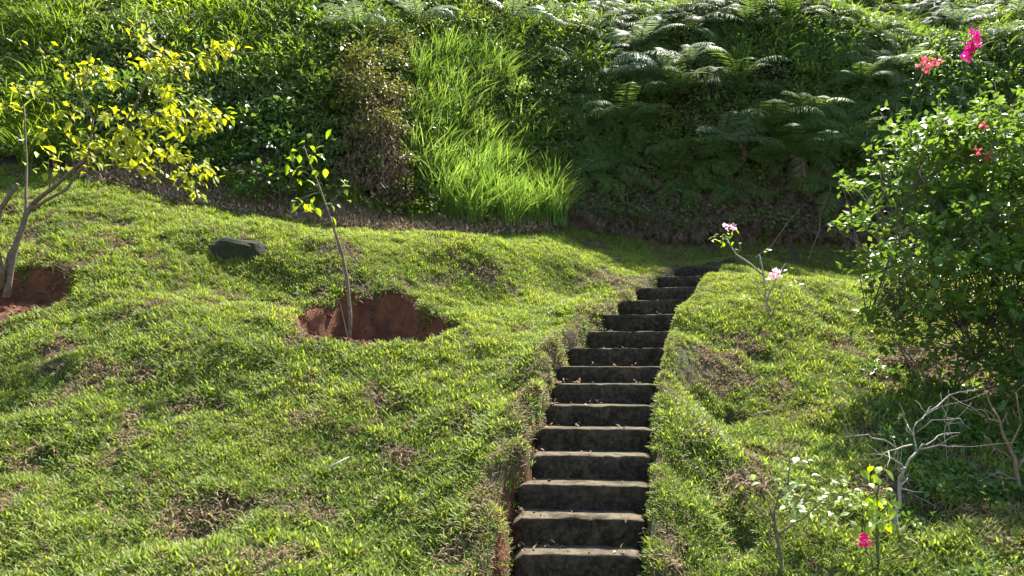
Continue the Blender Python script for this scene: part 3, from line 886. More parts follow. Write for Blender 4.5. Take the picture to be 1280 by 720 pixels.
def leaf_variants(name, L_, W_, mat, n=5, seed=0, fold=0.3, droop=0.35):
    r = np.random.default_rng(seed)
    out = []
    for k in range(n):
        mb = MB()
        v, f = leaf_verts(L_ * r.uniform(0.85, 1.12), W_ * r.uniform(0.85, 1.15), fold * r.uniform(0.6, 1.4), droop * r.uniform(0.4, 1.6))
        v = v.copy(); v[:, 1] += 0.12 * L_
        mb.add(v, f, (k + 0.5) / n)
        mb.add([[-0.006 * L_, 0, 0], [0.006 * L_, 0, 0], [0.012 * L_, 0.14 * L_, 0], [-0.012 * L_, 0.14 * L_, 0]], [(0, 1, 2, 3)], 0.2)
        out.append(mb.mesh(name, mat))
    return out


def bend(a, b, n=5, sag=0.0, wig=0.02, r=random):
    a, b = np.asarray(a, float), np.asarray(b, float)
    out = []
    for i in range(n + 1):
        t = i / n
        p = a * (1 - t) + b * t + np.array([0, 0, sag * math.sin(math.pi * t)])
        if 0 < i < n: p = p + np.array([r.gauss(0, wig), r.gauss(0, wig), r.gauss(0, wig)])
        out.append(p)
    return out


# ---- the tree with yellow leaves at the left
tb = P(8, 372, 8.15); tb[2] = float(ground(tb[0], tb[1])) - 0.03
tree = thing('young_tree', 'small tree with yellow-green leaves growing from red soil', 'tree', tuple(tb))
limbs = [
    ([(8, 372, 8.15), (14, 335, 8.15), (22, 300, 8.15), (32, 270, 8.15), (42, 252, 8.15)], (0.038, 0.026)),
    ([(42, 254, 8.15), (62, 238, 8.1), (85, 218, 8.05), (110, 197, 8.0), (150, 170, 7.95), (195, 140, 7.95)], (0.026, 0.008)),
    ([(40, 262, 8.15), (58, 250, 8.25), (82, 238, 8.35), (100, 212, 8.4), (135, 180, 8.4), (200, 190, 8.4)], (0.022, 0.007)),
    ([(6, 345, 8.15), (12, 318, 8.2), (24, 296, 8.3), (33, 262, 8.4), (33, 225, 8.45), (32, 178, 8.5), (30, 130, 8.5)], (0.026, 0.008)),
    ([(4, 360, 8.15), (-4, 310, 8.0), (0, 262, 7.95), (14, 240, 7.9), (22, 230, 7.9)], (0.036, 0.020)),
    ([(-4, 310, 8.0), (-30, 250, 7.9), (-60, 190, 7.9), (-70, 130, 7.9)], (0.026, 0.008)),
    ([(110, 198, 8.0), (116, 150, 8.0), (100, 110, 8.0), (120, 85, 8.0)], (0.014, 0.005)),
    ([(150, 170, 7.95), (180, 110, 7.95), (190, 70, 7.95), (185, 48, 7.95)], (0.012, 0.004)),
    ([(180, 110, 7.95), (225, 85, 7.95), (275, 66, 7.95), (326, 66, 7.95)], (0.010, 0.004)),
    ([(195, 140, 7.95), (245, 150, 7.9), (275, 148, 7.9)], (0.010, 0.004)),
    ([(200, 190, 8.4), (235, 205, 8.35), (255, 232, 8.3)], (0.007, 0.003)),
]
mb = MB(); nodes = []
for pts, (r0, r1) in limbs:
    q = [P(*p) - tb for p in pts]
    q2 = []
    for i in range(len(q) - 1):
        for s in (0, 0.5):
            q2.append(q[i] * (1 - s) + q[i + 1] * s + (np.array([random.gauss(0, r0 * 0.25) for _ in range(3)]) if s else 0))
    q2.append(q[-1])
    mb.tube(q2, [r0 + (r1 - r0) * i / (len(q2) - 1) for i in range(len(q2))], 7)
    nodes += [(x, r0 + (r1 - r0) * i / (len(q2) - 1)) for i, x in enumerate(q2)]
link('trunk', mb.mesh('trunk', M['bark']), tree)
clusters = [(43, 62, 2), (117, 83, 9), (143, 103, 8), (88, 95, 6), (33, 110, 6), (8, 133, 6), (67, 140, 7), (83, 155, 6), (172, 52, 8), (180, 78, 8), (205, 85, 7), (227, 73, 10), (273, 63, 12), (255, 78, 6),
            (207, 118, 10), (218, 128, 6), (150, 143, 9), (193, 147, 10), (217, 157, 12), (253, 137, 7), (273, 147, 9), (247, 162, 9), (160, 175, 11), (67, 188, 5), (140, 198, 12),
            (183, 188, 13), (213, 193, 12), (250, 207, 9), (190, 218, 9), (227, 228, 9), (110, 205, 5), (245, 240, 5), (-30, 120, 6), (-50, 160, 6), (165, 205, 8), (60, 175, 4), (120, 180, 6)]
tw = MB(); items = []
npos = np.array([n_[0] for n_ in nodes if n_[1] < 0.024])
for (u, v, n) in clusters:
    d = 8.0 + random.uniform(-0.28, 0.28)
    c = P(u, v, d) - tb
    i = int(np.argmin(((npos - c) ** 2).sum(1) + (npos[:, 0] > c[0]) * 0.15))
    path = bend(npos[i], c, 4, 0.05, 0.015)
    tw.tube(path, [0.007, 0.006, 0.005, 0.004, 0.002], 4)
    for k in range(n):
        t = random.uniform(0.45, 1.0) if k else 1.0
        fidx = t * 4; i0 = min(3, int(fidx)); p = path[i0] * (1 - (fidx - i0)) + path[i0 + 1] * (fidx - i0)
        p = p + np.array([random.gauss(0, 0.065), random.gauss(0, 0.08), random.gauss(0, 0.035)])
        dr = Vector((random.gauss(0.35, 0.55), random.gauss(-0.1, 0.55), random.uniform(-1.05, 0.05)))
        nr = Vector((random.gauss(0, 0.4), random.gauss(-0.25, 0.4), 1))
        items.append((p + tb, dr, nr, random.uniform(0.75, 1.15)))
link('twigs', tw.mesh('twigs', M['bark']), tree, kind='stuff')
print('yellow leaves', len(items))
random.shuffle(items)
leaf_objects(tree, 'leaf', leaf_variants('leaf', 0.118, 0.066, M['yellow'], 6, 3), items[:300], tb)
nb_ = np.array([tuple(i[0]) for i in items]); nb_ = np.repeat(nb_, 3, 0) + rng.normal(size=(3 * len(items), 3)) * np.array([0.07, 0.08, 0.04])
nd_ = rng.normal(size=(len(nb_), 3)) * 0.55 + np.array([0.35, -0.1, -0.5]); nn_ = rng.normal(size=(len(nb_), 3)) * 0.4 + np.array([0, -0.25, 1])
sz_ = rng.uniform(0.6, 1.05, len(nb_))
link('foliage', many_leaves('foliage', nb_ - tb, nd_, nn_, 0.105 * sz_, 0.058 * sz_, M['yellow'], rng.random(len(nb_)) * 0.9), tree, kind='stuff')

# ---- sapling in the pit
sb = P(437, 428, 7.95); sb[2] = float(ground(sb[0], sb[1])) - 0.03
sap = thing('sapling', 'thin leaning sapling with few bright leaves in dug pit', 'tree', tuple(sb))
mb = MB()
line = [(437, 428, 7.95), (438, 395, 7.97), (434, 350, 8.0), (428, 318, 8.03), (419, 290, 8.06), (408, 258, 8.1), (396, 225, 8.14), (386, 200, 8.16), (380, 182, 8.18)]
q = [P(*p) - sb for p in line]; q[0] = np.zeros(3)
mb.tube(q, [0.021, 0.020, 0.019, 0.017, 0.015, 0.012, 0.009, 0.006, 0.004], 7)
for a_, b_ in [((408, 258, 8.1), (432, 236, 8.05)), ((396, 225, 8.14), (366, 208, 8.1)), ((402, 240, 8.12), (372, 252, 8.0)), ((386, 200, 8.16), (400, 176, 8.1)), ((412, 268, 8.1), (420, 246, 8.1))]:
    mb.tube(bend(P(*a_) - sb, P(*b_) - sb, 3, 0.02, 0.01), [0.006, 0.005, 0.004, 0.002], 4)
link('stem', mb.mesh('stem', M['bark']), sap)
mb = MB(); mb.tube([P(436, 428, 7.9) - sb, P(431, 405, 7.92) - sb, P(425, 378, 7.9) - sb], [0.008, 0.007, 0.005], 5)
link('side_shoot', mb.mesh('side_shoot', M['dry_stem']), sap)
items = []
for (u, v, n) in [(370, 198, 5), (385, 180, 5), (362, 212, 4), (374, 250, 4), (384, 258, 4), (432, 238, 3), (400, 182, 4), (420, 248, 3), (392, 215, 3), (412, 268, 2)]:
    for _ in range(n + n // 2):
        p = P(u + random.gauss(0, 9), v + random.gauss(0, 8), 8.1 + random.gauss(0, 0.08))
        items.append((p, (random.gauss(0, 0.6), random.gauss(-0.2, 0.5), random.uniform(-0.9, 0.2)), (random.gauss(0, 0.4), random.gauss(-0.3, 0.4), 1), random.uniform(0.7, 1.2)))
leaf_objects(sap, 'leaf', leaf_variants('leaf', 0.10, 0.055, M['young'], 4, 9), items, sb)


# ---- a general bush: stems, up to n leaf objects on the side that shows, the rest joined
def bush(name, label, cat, base, blobs, nleaf, L_, W_, mat, stem_mat, nobj=0, seed=1, group=None, stems=6, leafname='foliage', drop=0.25, stem_r=0.016):
    r = np.random.default_rng(seed)
    base = np.asarray(base, float)
    root = thing(name, label, cat, tuple(base), group=group)
    vol = np.array([b[3] ** 2 for b in blobs]); cnt = np.maximum(6, (nleaf * vol / vol.sum()).astype(int))
    pos, dr, nr = [], [], []
    for (bx, by, bz, br_), c in zip(blobs, cnt):
        d = unit(c, r); d[:, 2] = np.where(d[:, 2] < -0.35, -d[:, 2], d[:, 2])
        rad = br_ * (0.35 + 0.65 * r.random((c, 1)) ** 0.5) * (1 + 0.25 * r.normal(size=(c, 1)))
        pos.append(np.array([bx, by, bz]) + d * rad * np.array([1, 1, 0.85]))
        dr.append(d * 0.8 + unit(c, r) * 0.6 + np.array([0, 0, -drop]))
        nr.append(unit(c, r) * 0.55 + np.array([0, 0, 0.8]) + d * 0.4)
    pos, dr, nr = map(np.concatenate, (pos, dr, nr))
    s = 0.5 + 0.9 * r.random(len(pos)) ** 1.3
    mb = MB()
    for k in range(stems):
        b = blobs[k % len(blobs)]
        tgt = np.array(b[:3]) - base + r.normal(size=3) * 0.08
        st = np.array([r.normal() * 0.06, r.normal() * 0.06, -0.05])
        mid = st * 0.5 + tgt * 0.5 + np.array([0, 0, 0.12]) + r.normal(size=3) * 0.08
        pts = [st * (1 - t) ** 2 + 2 * mid * t * (1 - t) + tgt * t * t for t in np.linspace(0, 1, 6)]
        mb.tube(pts, [stem_r * (1 - 0.75 * t) for t in np.linspace(0, 1, 6)], 5)
    for k in range(len(blobs) - stems if len(blobs) > stems else 0):
        b = np.array(blobs[stems + k][:3]) - base; c2 = np.array(blobs[k % stems][:3]) - base
        mb.tube(bend(c2, b, 3, 0.03, 0.03), [stem_r * 0.45, stem_r * 0.35, stem_r * 0.3, stem_r * 0.2], 4)
    link('stems', mb.mesh('stems', stem_mat), root, kind='stuff')
    order = np.argsort(pos[:, 1] - 0.3 * pos[:, 2] + r.normal(size=len(pos)) * 0.15)
    A, B = order[:nobj], order[nobj:]
    if nobj:
        leaf_objects(root, 'leaf', leaf_variants('leaf', L_ * 1.05, W_ * 1.05, mat, 5, seed), [(pos[i], dr[i], nr[i], s[i]) for i in A], base)
    me = many_leaves(leafname, pos[B] - base, dr[B], nr[B], L_ * s[B], W_ * s[B], mat, r.random(len(B)))
    link(leafname, me, root, kind='stuff')
    return root


def dead_inside(root, base, blobs, n, L_, W_, mat, seed):
    r = np.random.default_rng(seed)
    bl = np.array(blobs)[r.integers(0, len(blobs), n)]
    pos = bl[:, :3] + unit(n, r) * bl[:, 3:4] * r.uniform(0.3, 1.15, (n, 1)) + np.array([0, -0.05, 0])
    link('withered_leaves', many_leaves('withered_leaves', pos - np.asarray(base), unit(n, r) * 0.7 + np.array([0, -0.1, -0.9]), unit(n, r), L_ * r.uniform(0.5, 1.2, n), np.full(n, W_), mat, r.random(n)), root, kind='stuff')


def blob_shell(c, rad, n, br_, seed, zmin=-0.8):
    r = np.random.default_rng(seed)
    out = []
    for _ in range(n):
        d = r.normal(size=3); d /= np.linalg.norm(d)
        if d[2] < zmin: d[2] = -d[2]
        if d[1] > 0.5: d[1] = -d[1]
        k = r.uniform(0.55, 1.0)
        out.append((c[0] + d[0] * rad[0] * k, c[1] + d[1] * rad[1] * k, c[2] + d[2] * rad[2] * k, br_ * r.uniform(0.6, 1.25)))
    return out


def flower_cluster(root, base, name, centres, mat, size, n, seed, label=None):
    r = np.random.default_rng(seed)
    for c in centres:
        c = np.asarray(c, float)
        d = unit(n, r); pos = d * size * 0.55 * r.uniform(0.3, 1, (n, 1))
        me = many_leaves(name, pos, d + unit(n, r) * 0.6, d + unit(n, r) * 0.8, np.full(n, size * 0.75), np.full(n, size * 0.62), mat, r.random(n))
        o = link(name, me, root, Vector(c) - Vector(base))
        o['kind'] = 'stuff'
        if label: o['label'] = label


# the large flowering bush at the right
bb = hit(1190, 492); bb[2] = float(ground(bb[0], bb[1]))
c0 = P(1222, 278, 7.6)
blobs = [tuple(P(u_, v_, d_)) + (r_,) for (u_, v_, d_, r_) in [(1085, 400, 7.5, 0.109), (1120, 400, 7.3, 0.182), (1160, 405, 7.2, 0.218), (1200, 410, 7.2, 0.237), (1240, 410, 7.2, 0.237), (1280, 420, 7.2, 0.273), (1320, 430, 7.2, 0.273), (1220, 450, 7.1, 0.200), (1265, 465, 7.0, 0.200), (1300, 480, 7.0, 0.228), (1140, 380, 7.4, 0.218), (1100, 370, 7.5, 0.200), (1180, 440, 7.2, 0.127), (1085, 330, 7.5, 0.182), (1350, 400, 7.2, 0.364), (1210, 380, 7.1, 0.273), (1270, 370, 7.1, 0.273), (1160, 360, 7.2, 0.255)]]
blobs += [tuple(P(u_, v_, d_)) + (r_,) for (u_, v_, d_, r_) in [(1110, 330, 6.75, .15), (1140, 345, 6.6, .18), (1175, 330, 6.6, .2), (1210, 340, 6.6, .22), (1250, 330, 6.6, .24), (1290, 330, 6.6, .25), (1150, 385, 6.7, .15), (1190, 390, 6.7, .18), (1240, 385, 6.6, .22), (1285, 390, 6.6, .24), (1150, 290, 6.75, .18), (1200, 280, 6.7, .2), (1260, 270, 6.7, .24), (1325, 300, 6.6, .3)]]
blobs += blob_shell(c0, (1.12, 0.80, 1.0), 80, 0.245, 4, -0.9) + blob_shell(c0 + np.array([1.55, 0.1, 0.25]), (1.0, 0.8, 1.15), 40, 0.3, 6, -0.9)
for (u, v, d, rr) in [(1060, 240, 7.8, 0.118), (1072, 278, 7.7, 0.137), (1090, 218, 7.8, 0.127), (1115, 165, 7.9, 0.091), (1118, 190, 7.9, 0.082), (1135, 205, 7.9, 0.109), (1105, 320, 7.6, 0.182), (1130, 365, 7.5, 0.182), (1090, 350, 7.6, 0.109), (1190, 385, 7.4, 0.200), (1250, 380, 7.4, 0.228),
                      (1180, 150, 8.1, 0.109), (1230, 140, 8.1, 0.182), (1270, 160, 8.0, 0.200), (1215, 190, 7.8, 0.182), (1150, 430, 7.3, 0.164), (1110, 415, 7.4, 0.127), (1180, 455, 7.2, 0.146), (1240, 450, 7.1, 0.228), (1280, 480, 7.0, 0.200), (1290, 430, 7.3, 0.182), (1320, 250, 7.7, 0.273), (1340, 340, 7.6, 0.273), (1100, 140, 7.9, 0.046), (1205, 430, 7.3, 0.127)]:
    p = P(u, v, d); blobs.append((p[0], p[1], p[2], rr))
for (u_, v_, d_, du_, dv_) in [(1075, 235, 7.4, -26, -14), (1100, 215, 7.4, -14, -34), (1140, 190, 7.4, -10, -46), (1185, 160, 7.3, -12, -40), (1235, 140, 7.3, 8, -38), (1265, 145, 7.2, 14, -34), (1065, 280, 7.3, -24, 6), (1085, 330, 7.2, -28, 10), (1100, 385, 7.0, -26, 24), (1130, 420, 6.9, -30, 26), (1160, 215, 7.2, -34, -30), (1115, 300, 6.9, -40, -20), (1210, 440, 6.8, -12, 30), (1250, 450, 6.7, 4, 34)]:
    for q_ in range(4):
        blobs.append(tuple(P(u_ + du_ * q_ / 3, v_ + dv_ * q_ / 3, d_)) + (0.075 - 0.012 * q_,))
blobs = [q_ for q_ in blobs if project(*[np.array(x_) for x_ in q_[:3]])[1] > 195 - (project(*[np.array(x_) for x_ in q_[:3]])[0] - 1090) * 0.42 or q_[3] < 0.12]
bg = bush('flowering_bush', 'large leafy bougainvillea bush with small coral flowers beside mound', 'bush', bb, blobs, 17500, 0.084, 0.056, M['bush'], M['bark'], 300, 21, stems=10, stem_r=0.012)
flower_cluster(bg, bb, 'flower_cluster', [P(1230, 155, 6.95), P(1220, 190, 6.85), P(1236, 196, 6.9)], M['coral'], 0.05, 12, 5)
bush('undergrowth_bush', 'sparse dark bush at the right edge beside the dead shrub', 'bush', hit(1285, 560), [tuple(P(u_, v_, d_)) + (r_,) for (u_, v_, d_, r_) in [(1260, 500, 6.3, .16), (1290, 470, 6.3, .25), (1320, 500, 6.2, .3), (1275, 540, 6.1, .14), (1340, 440, 6.4, .35), (1300, 560, 6.0, .2), (1235, 520, 6.3, .09), (1350, 380, 6.6, .35), (1310, 420, 6.5, .25)]], 1500, 0.075, 0.045, M['broad'], M['dry_stem'], 60, 73)
# two flowering canes that rise from the bank behind it
for (pts, mat, lab, fl, sz, gp) in [
    ([(1190, 200, 9.6), (1198, 140, 9.6), (1207, 90, 9.55), (1212, 66, 9.5), (1218, 40, 9.5)], M['magenta'], 'upright cane tipped with a long magenta flower spray', [(1209, 71), (1211, 66), (1213, 62), (1214, 57), (1216, 52), (1218, 46), (1218, 41), (1221, 56), (1208, 67), (1220, 48)], 0.078, None),
    ([(1120, 260, 9.6), (1128, 190, 9.6), (1140, 120, 9.6), (1160, 80, 9.55)], M['coral'], 'arching cane with a flat coral-pink flower head', [(1152, 82), (1158, 78), (1165, 80), (1171, 76), (1160, 84), (1153, 77)], 0.07, None)]:
    q = [P(*p) for p in pts]
    gb = q[0].copy(); gb[2] = float(ground(gb[0], gb[1]))
    rt = thing('flowering_cane', lab, 'flower', tuple(gb))
    mb = MB(); mb.tube([np.zeros(3)] + [x - gb for x in q], [0.014] + list(np.linspace(0.012, 0.005, len(q))), 5)
    link('stem', mb.mesh('stem', M['green_stem']), rt)
    flower_cluster(rt, gb, 'flower', [P(u, v, pts[-1][2]) for (u, v) in fl], mat, sz, 10, 17)
    it = []
    for (u, v, d) in pts[1:-1]:
        for _ in range(5):
            it.append((P(u + random.gauss(0, 4), v + random.gauss(0, 14), d), (random.gauss(0, 0.7), random.gauss(0, 0.5), random.uniform(-0.5, 0.5)), (0, -0.3, 1), random.uniform(0.7, 1.1)))
    leaf_objects(rt, 'leaf', leaf_variants('leaf', 0.075, 0.048, M['bush'], 3, 31), it, gb)

# ---- small pale-pink flowering shrub on the mound
mbp = hit(963, 402); mbp[2] -= 0.02
dm = mbp[1]
ms = thing('rose_shrub', 'spindly bare shrub with two pale pink flowers on mound', 'shrub', tuple(mbp))
mb = MB()
for pts, rr in [([(963, 402, dm), (957, 372, dm), (955, 345, dm), (949, 318, dm), (944, 322, dm)], 0.015), ([(955, 345, dm), (938, 330, dm), (920, 318, dm - 0.1), (909, 300, dm - 0.1), (903, 296, dm - 0.1)], 0.013),
                ([(958, 375, dm), (966, 358, dm + 0.05), (974, 340, dm + 0.05), (982, 330, dm)], 0.011), ([(957, 372, dm), (946, 355, dm), (940, 350, dm)], 0.005), ([(920, 318, dm), (926, 312, dm - 0.1), (924, 305, dm - 0.1)], 0.004),
                ([(963, 398, dm), (972, 376, dm - 0.1), (984, 352, dm - 0.1)], 0.009), ([(960, 390, dm), (944, 378, dm - 0.05), (932, 372, dm - 0.05)], 0.005), ([(949, 318, dm), (960, 310, dm)], 0.004)]:
    q = [P(*p) - mbp for p in pts]
    mb.tube(q, list(np.linspace(rr, rr * 0.5, len(q))), 5)
link('stems', mb.mesh('stems', M['bare_wood']), ms)
it = []
for (u, v, n, sp) in [(898, 302, 9, 6), (908, 294, 9, 6), (912, 304, 5, 5), (893, 297, 4, 3), (985, 350, 8, 6), (962, 352, 4, 5), (942, 370, 4, 6), (985, 338, 3, 5), (960, 312, 3, 3), (935, 372, 4, 5)]:
    for _ in range(n):
        it.append((P(u + random.gauss(0, sp), v + random.gauss(0, sp * 0.7), dm - 0.1 + random.gauss(0, 0.05)), (random.gauss(0, 0.7), random.gauss(-0.2, 0.5), random.uniform(-0.6, 0.3)), (random.gauss(0, 0.3), -0.3, 1), random.uniform(0.7, 1.1)))
leaf_objects(ms, 'leaf', leaf_variants('leaf', 0.07, 0.04, M['young'], 4, 33), it, mbp)
flower_cluster(ms, mbp, 'flower', [P(908, 284, dm - 0.1), P(916, 283, dm - 0.1), P(967, 340, dm - 0.05), P(965, 346, dm - 0.05), P(973, 342, dm - 0.05)], M['pink'], 0.055, 14, 35)


# ---- bare and half-bare shrubs at lower right
def branchy(name, label, cat, base, limbs_, mat, twig_n=0, seed=0):
    base = np.asarray(base, float)
    root = thing(name, label, cat, tuple(base))
    r = np.random.default_rng(seed)
    mb = MB(); tips = []
    for pts, r0, r1 in limbs_:
        q = [P(*p) - base for p in pts]
        q2 = []
        for i in range(len(q) - 1):
            q2 += [q[i], (q[i] + q[i + 1]) / 2 + r.normal(size=3) * 0.012]
        q2.append(q[-1])
        mb.tube(q2, list(np.linspace(r0, r1, len(q2))), 6)
        for _ in range(twig_n):
            i = r.integers(len(q2) // 2, len(q2)); dv = (q2[-1] - q2[0]); dv /= np.linalg.norm(dv) + 1e-9
            e = q2[i] + (dv + r.normal(size=3) * 0.8) * r.uniform(0.06, 0.18)
            mb.tube(bend(q2[i], e, 3, 0.0, 0.008), list(np.linspace(max(r1, 0.003), 0.0015, 4)), 4)
    link('branches', mb.mesh('branches', mat), root)
    return root


p0 = hit(1120, 668); d0 = p0[1]
branchy('dead_shrub', 'leafless pale grey dead shrub standing in the bush shadow', 'shrub', p0,
        [([(1120, 668, d0), (1119, 640, d0), (1124, 610, d0), (1132, 585, d0), (1146, 565, d0)], 0.014, 0.008),
         ([(1132, 588, d0), (1118, 575, d0), (1104, 568, d0 + 0.05), (1102, 570, d0 + 0.05)], 0.006, 0.003),
         ([(1120, 560, d0), (1105, 550, d0 - 0.05), (1085, 543, d0 - 0.1), (1068, 545, d0 - 0.1)], 0.006, 0.003),
         ([(1146, 565, d0), (1158, 556, d0), (1172, 545, d0 + 0.05), (1200, 541, d0 + 0.1)], 0.006, 0.0025),
         ([(1146, 565, d0), (1142, 545, d0), (1146, 528, d0), (1158, 516, d0 + 0.1), (1165, 508, d0 + 0.1)], 0.006, 0.003),
         ([(1158, 516, d0), (1180, 500, d0 + 0.1), (1200, 490, d0 + 0.1), (1222, 487, d0 + 0.1)], 0.006, 0.003),
         ([(1142, 545, d0), (1134, 530, d0 - 0.05), (1128, 518, d0 - 0.05)], 0.006, 0.003),
         ([(1140, 556, d0), (1120, 562, d0 - 0.1), (1103, 568, d0 - 0.15)], 0.006, 0.003),
         ([(1146, 540, d0), (1165, 525, d0 - 0.1), (1200, 523, d0 - 0.1)], 0.005, 0.0025),
         ([(1150, 562, d0), (1175, 556, d0 - 0.1), (1196, 558, d0 - 0.1)], 0.006, 0.003),
         ([(1180, 542, d0), (1186, 530, d0), (1184, 522, d0)], 0.004, 0.002),
         ([(1128, 600, d0), (1122, 586, d0 - 0.05)], 0.006, 0.003),
         ([(1119, 640, d0), (1127, 668, d0 - 0.03)], 0.010, 0.006)], M['bare_wood'], 3, 51)
# leafy shoot of that corner: hibiscus with dull leaves
p1 = hit(978, 718); d1_ = p1[1]
hb = branchy('hibiscus_shrub', 'low spreading shrub with dull green leaves and forked stem', 'shrub', p1,
             [([(984, 735, d1_), (975, 690, d1_), (970, 665, d1_), (968, 650, d1_)], 0.013, 0.009), ([(970, 665, d1_), (950, 640, d1_), (930, 618, d1_ + 0.1), (920, 600, d1_ + 0.15)], 0.006, 0.003),
              ([(974, 690, d1_), (962, 678, d1_), (958, 660, d1_)], 0.007, 0.003), ([(972, 668, d1_), (990, 655, d1_), (1012, 640, d1_), (1040, 630, d1_), (1062, 615, d1_)], 0.007, 0.003),
              ([(968, 650, d1_), (972, 625, d1_ + 0.05), (985, 600, d1_ + 0.1), (986, 560, d1_ + 0.1)], 0.007, 0.003), ([(985, 640, d1_), (1010, 610, d1_), (1030, 600, d1_)], 0.005, 0.002)], M['bark'], 1, 52)
it = []
for (u, v, n, sp) in [(985, 612, 10, 9), (1000, 600, 12, 12), (1020, 610, 14, 12), (1040, 620, 14, 12), (1010, 632, 14, 12), (1035, 642, 12, 12), (985, 632, 8, 8), (1060, 632, 9, 9), (1050, 605, 7, 10), (975, 590, 5, 8), (1000, 580, 6, 10), (945, 600, 4, 10), (1062, 615, 6, 8)]:
    for _ in range(n):
        it.append((P(u + random.gauss(0, sp), v + random.gauss(0, sp * 0.8), d1_ + 0.05 + random.gauss(0, 0.08)), (random.gauss(0, 0.7), random.gauss(-0.3, 0.5), random.uniform(-0.6, 0.3)), (random.gauss(0, 0.35), random.gauss(-0.2, 0.3), 1), random.uniform(0.6, 1.15)))
leaf_objects(hb, 'leaf', leaf_variants('leaf', 0.066, 0.040, M['pale'], 4, 54), it, p1)
# rose with one red flower
p2 = hit(1098, 716); d2_ = p2[1]
rs = branchy('rose_bush', 'upright green rose stem with yellowing leaves and one red bloom', 'shrub', p2,
             [([(1098, 730, d2_), (1097, 690, d2_), (1098, 650, d2_), (1096, 620, d2_), (1098, 600, d2_)], 0.010, 0.006), ([(1098, 716, d2_), (1090, 704, d2_ - 0.05), (1082, 690, d2_ - 0.05), (1079, 679, d2_ - 0.05)], 0.005, 0.004),
              ([(1097, 700, d2_), (1115, 698, d2_), (1150, 695, d2_)], 0.006, 0.003), ([(1096, 620, d2_), (1088, 612, d2_), (1080, 610, d2_)], 0.004, 0.002)], M['green_stem'], 1, 53)
it = []
for (u, v, n, sp) in [(1100, 588, 4, 5), (1085, 600, 3, 5), (1090, 622, 4, 6), (1100, 618, 3, 5), (1096, 640, 4, 6), (1105, 650, 4, 5), (1074, 655, 3, 5), (1080, 625, 3, 5), (1110, 630, 2, 4)]:
    for _ in range(n):
        it.append((P(u + random.gauss(0, sp), v + random.gauss(0, sp), d2_ + random.gauss(0, 0.05)), (random.gauss(0, 0.7), random.gauss(-0.3, 0.5), random.uniform(-0.8, 0.1)), (random.gauss(0, 0.35), random.gauss(-0.3, 0.3), 1), random.uniform(0.7, 1.15)))
leaf_objects(rs, 'leaf', leaf_variants('leaf', 0.072, 0.05, M['young'], 4, 55), it, p2)
flower_cluster(rs, p2, 'flower', [P(1080, 676, d2_ - 0.06)], M['magenta'], 0.042, 30, 56)
# brown shrub at the right edge
p3 = hit(1275, 620); d3_ = p3[1]
branchy('bare_bush', 'brown thin-stemmed bush at the right in deep shade', 'shrub', p3,
        [([(1275, 620, d3_), (1270, 590, d3_), (1262, 560, d3_), (1250, 530, d3_), (1240, 510, d3_)], 0.018, 0.006), ([(1270, 590, d3_), (1285, 550, d3_), (1290, 500, d3_)], 0.012, 0.005),
         ([(1262, 560, d3_), (1276, 530, d3_), (1270, 490, d3_)], 0.008, 0.004), ([(1272, 600, d3_), (1250, 590, d3_ - 0.1), (1228, 600, d3_ - 0.1)], 0.007, 0.003), ([(1266, 575, d3_), (1242, 560, d3_), (1230, 545, d3_)], 0.006, 0.003),
         ([(1250, 530, d3_), (1236, 524, d3_), (1226, 512, d3_)], 0.005, 0.003)], M['dry_stem'], 3, 57)

# ---- twigs lying about
for (u, v, du, dv, ln, lab) in [(410, 598, 26, -12, 0.010, 'short pale stick lying on the open lawn'), (200, 537, 20, -3, 0.004, 'thin straw lying on the lawn'), (940, 530, 22, -4, 0.010, 'pale twig lying on the right-hand mound'), (425, 330 - 75, 40, 26, 0.012, 'long dry cane lying at the foot of the left bank'), (520, 285, 18, -22, 0.012, 'forked bleached branch lying below the tall grass'), (1135, 628, 36, 22, 0.004, 'thin bent straw beside the dead shrub')]:
    a_, b_ = hit(u, v), hit(u + du, v + dv)
    c_ = (a_ + b_) / 2
    mb = MB(); up_ = np.array([0, 0, 0.07])
    mb.tube([a_ - c_ + up_, (b_ - a_) * 0.08 + up_ + [0, 0, 0.015], b_ - c_ + up_ + [0, 0, 0.02]], [ln, ln * 0.8, ln * 0.5], 5)
    if 'forked' in lab: mb.tube([(b_ - a_) * 0.1 + up_, (b_ - a_) * 0.35 + up_ + [0.12, 0, 0.10]], [ln * 0.7, ln * 0.4], 5)
    tag(link('fallen_twig', mb.mesh('fallen_twig', M['bare_wood']), loc=c_), lab, 'twig')

# ------------------------------------------------------------------ tall grass clump and bank plants
tall_m = [blades_mesh('grass_blades', 200, 0.26, 1.0, 0.015, 0.55, M['tall'], 200 + k, 5, 0.6) for k in range(4)]
spots = []
tx, ty = rng.uniform(-2.6, 1.6, 4000), rng.uniform(12.6, 18.5, 4000)
tu, tv = project(tx, ty, ground(tx, ty))
for x_, y_, u_, v_ in zip(tx, ty, tu, tv):
    if len(spots) < 75 and 90 < v_ < 284 and u_ > 508 + max(0, v_ - 215) * 0.8 and u_ < min(692, 610 + (v_ - 90) * 0.62) and all((x_ - q[2]) ** 2 + (y_ - q[3]) ** 2 > 0.06 for q in spots):
        spots.append((float(u_), float(v_), x_, y_))
print('tussocks', len(spots))
for i, (u, v, x_, y_) in enumerate(spots):
    p = on_ground(x_, y_)
    t = thing('grass_tussock', 'bright long-bladed grass tussock in the %s %s of the sunlit clump' % ('upper' if v < 155 else ('middle' if v < 220 else 'lower'), 'left' if u < 570 else ('centre' if u < 630 else 'right')), 'grass', tuple(p), random.uniform(0, 6.28), 'tall grass tussocks on the bank')
    t.scale = (random.uniform(0.7, 1.1),) * 3
    t.rotation_euler.x = random.uniform(0.0, 0.35)*0
    link('grass_blades', tall_m[i % 4], t, kind='stuff')
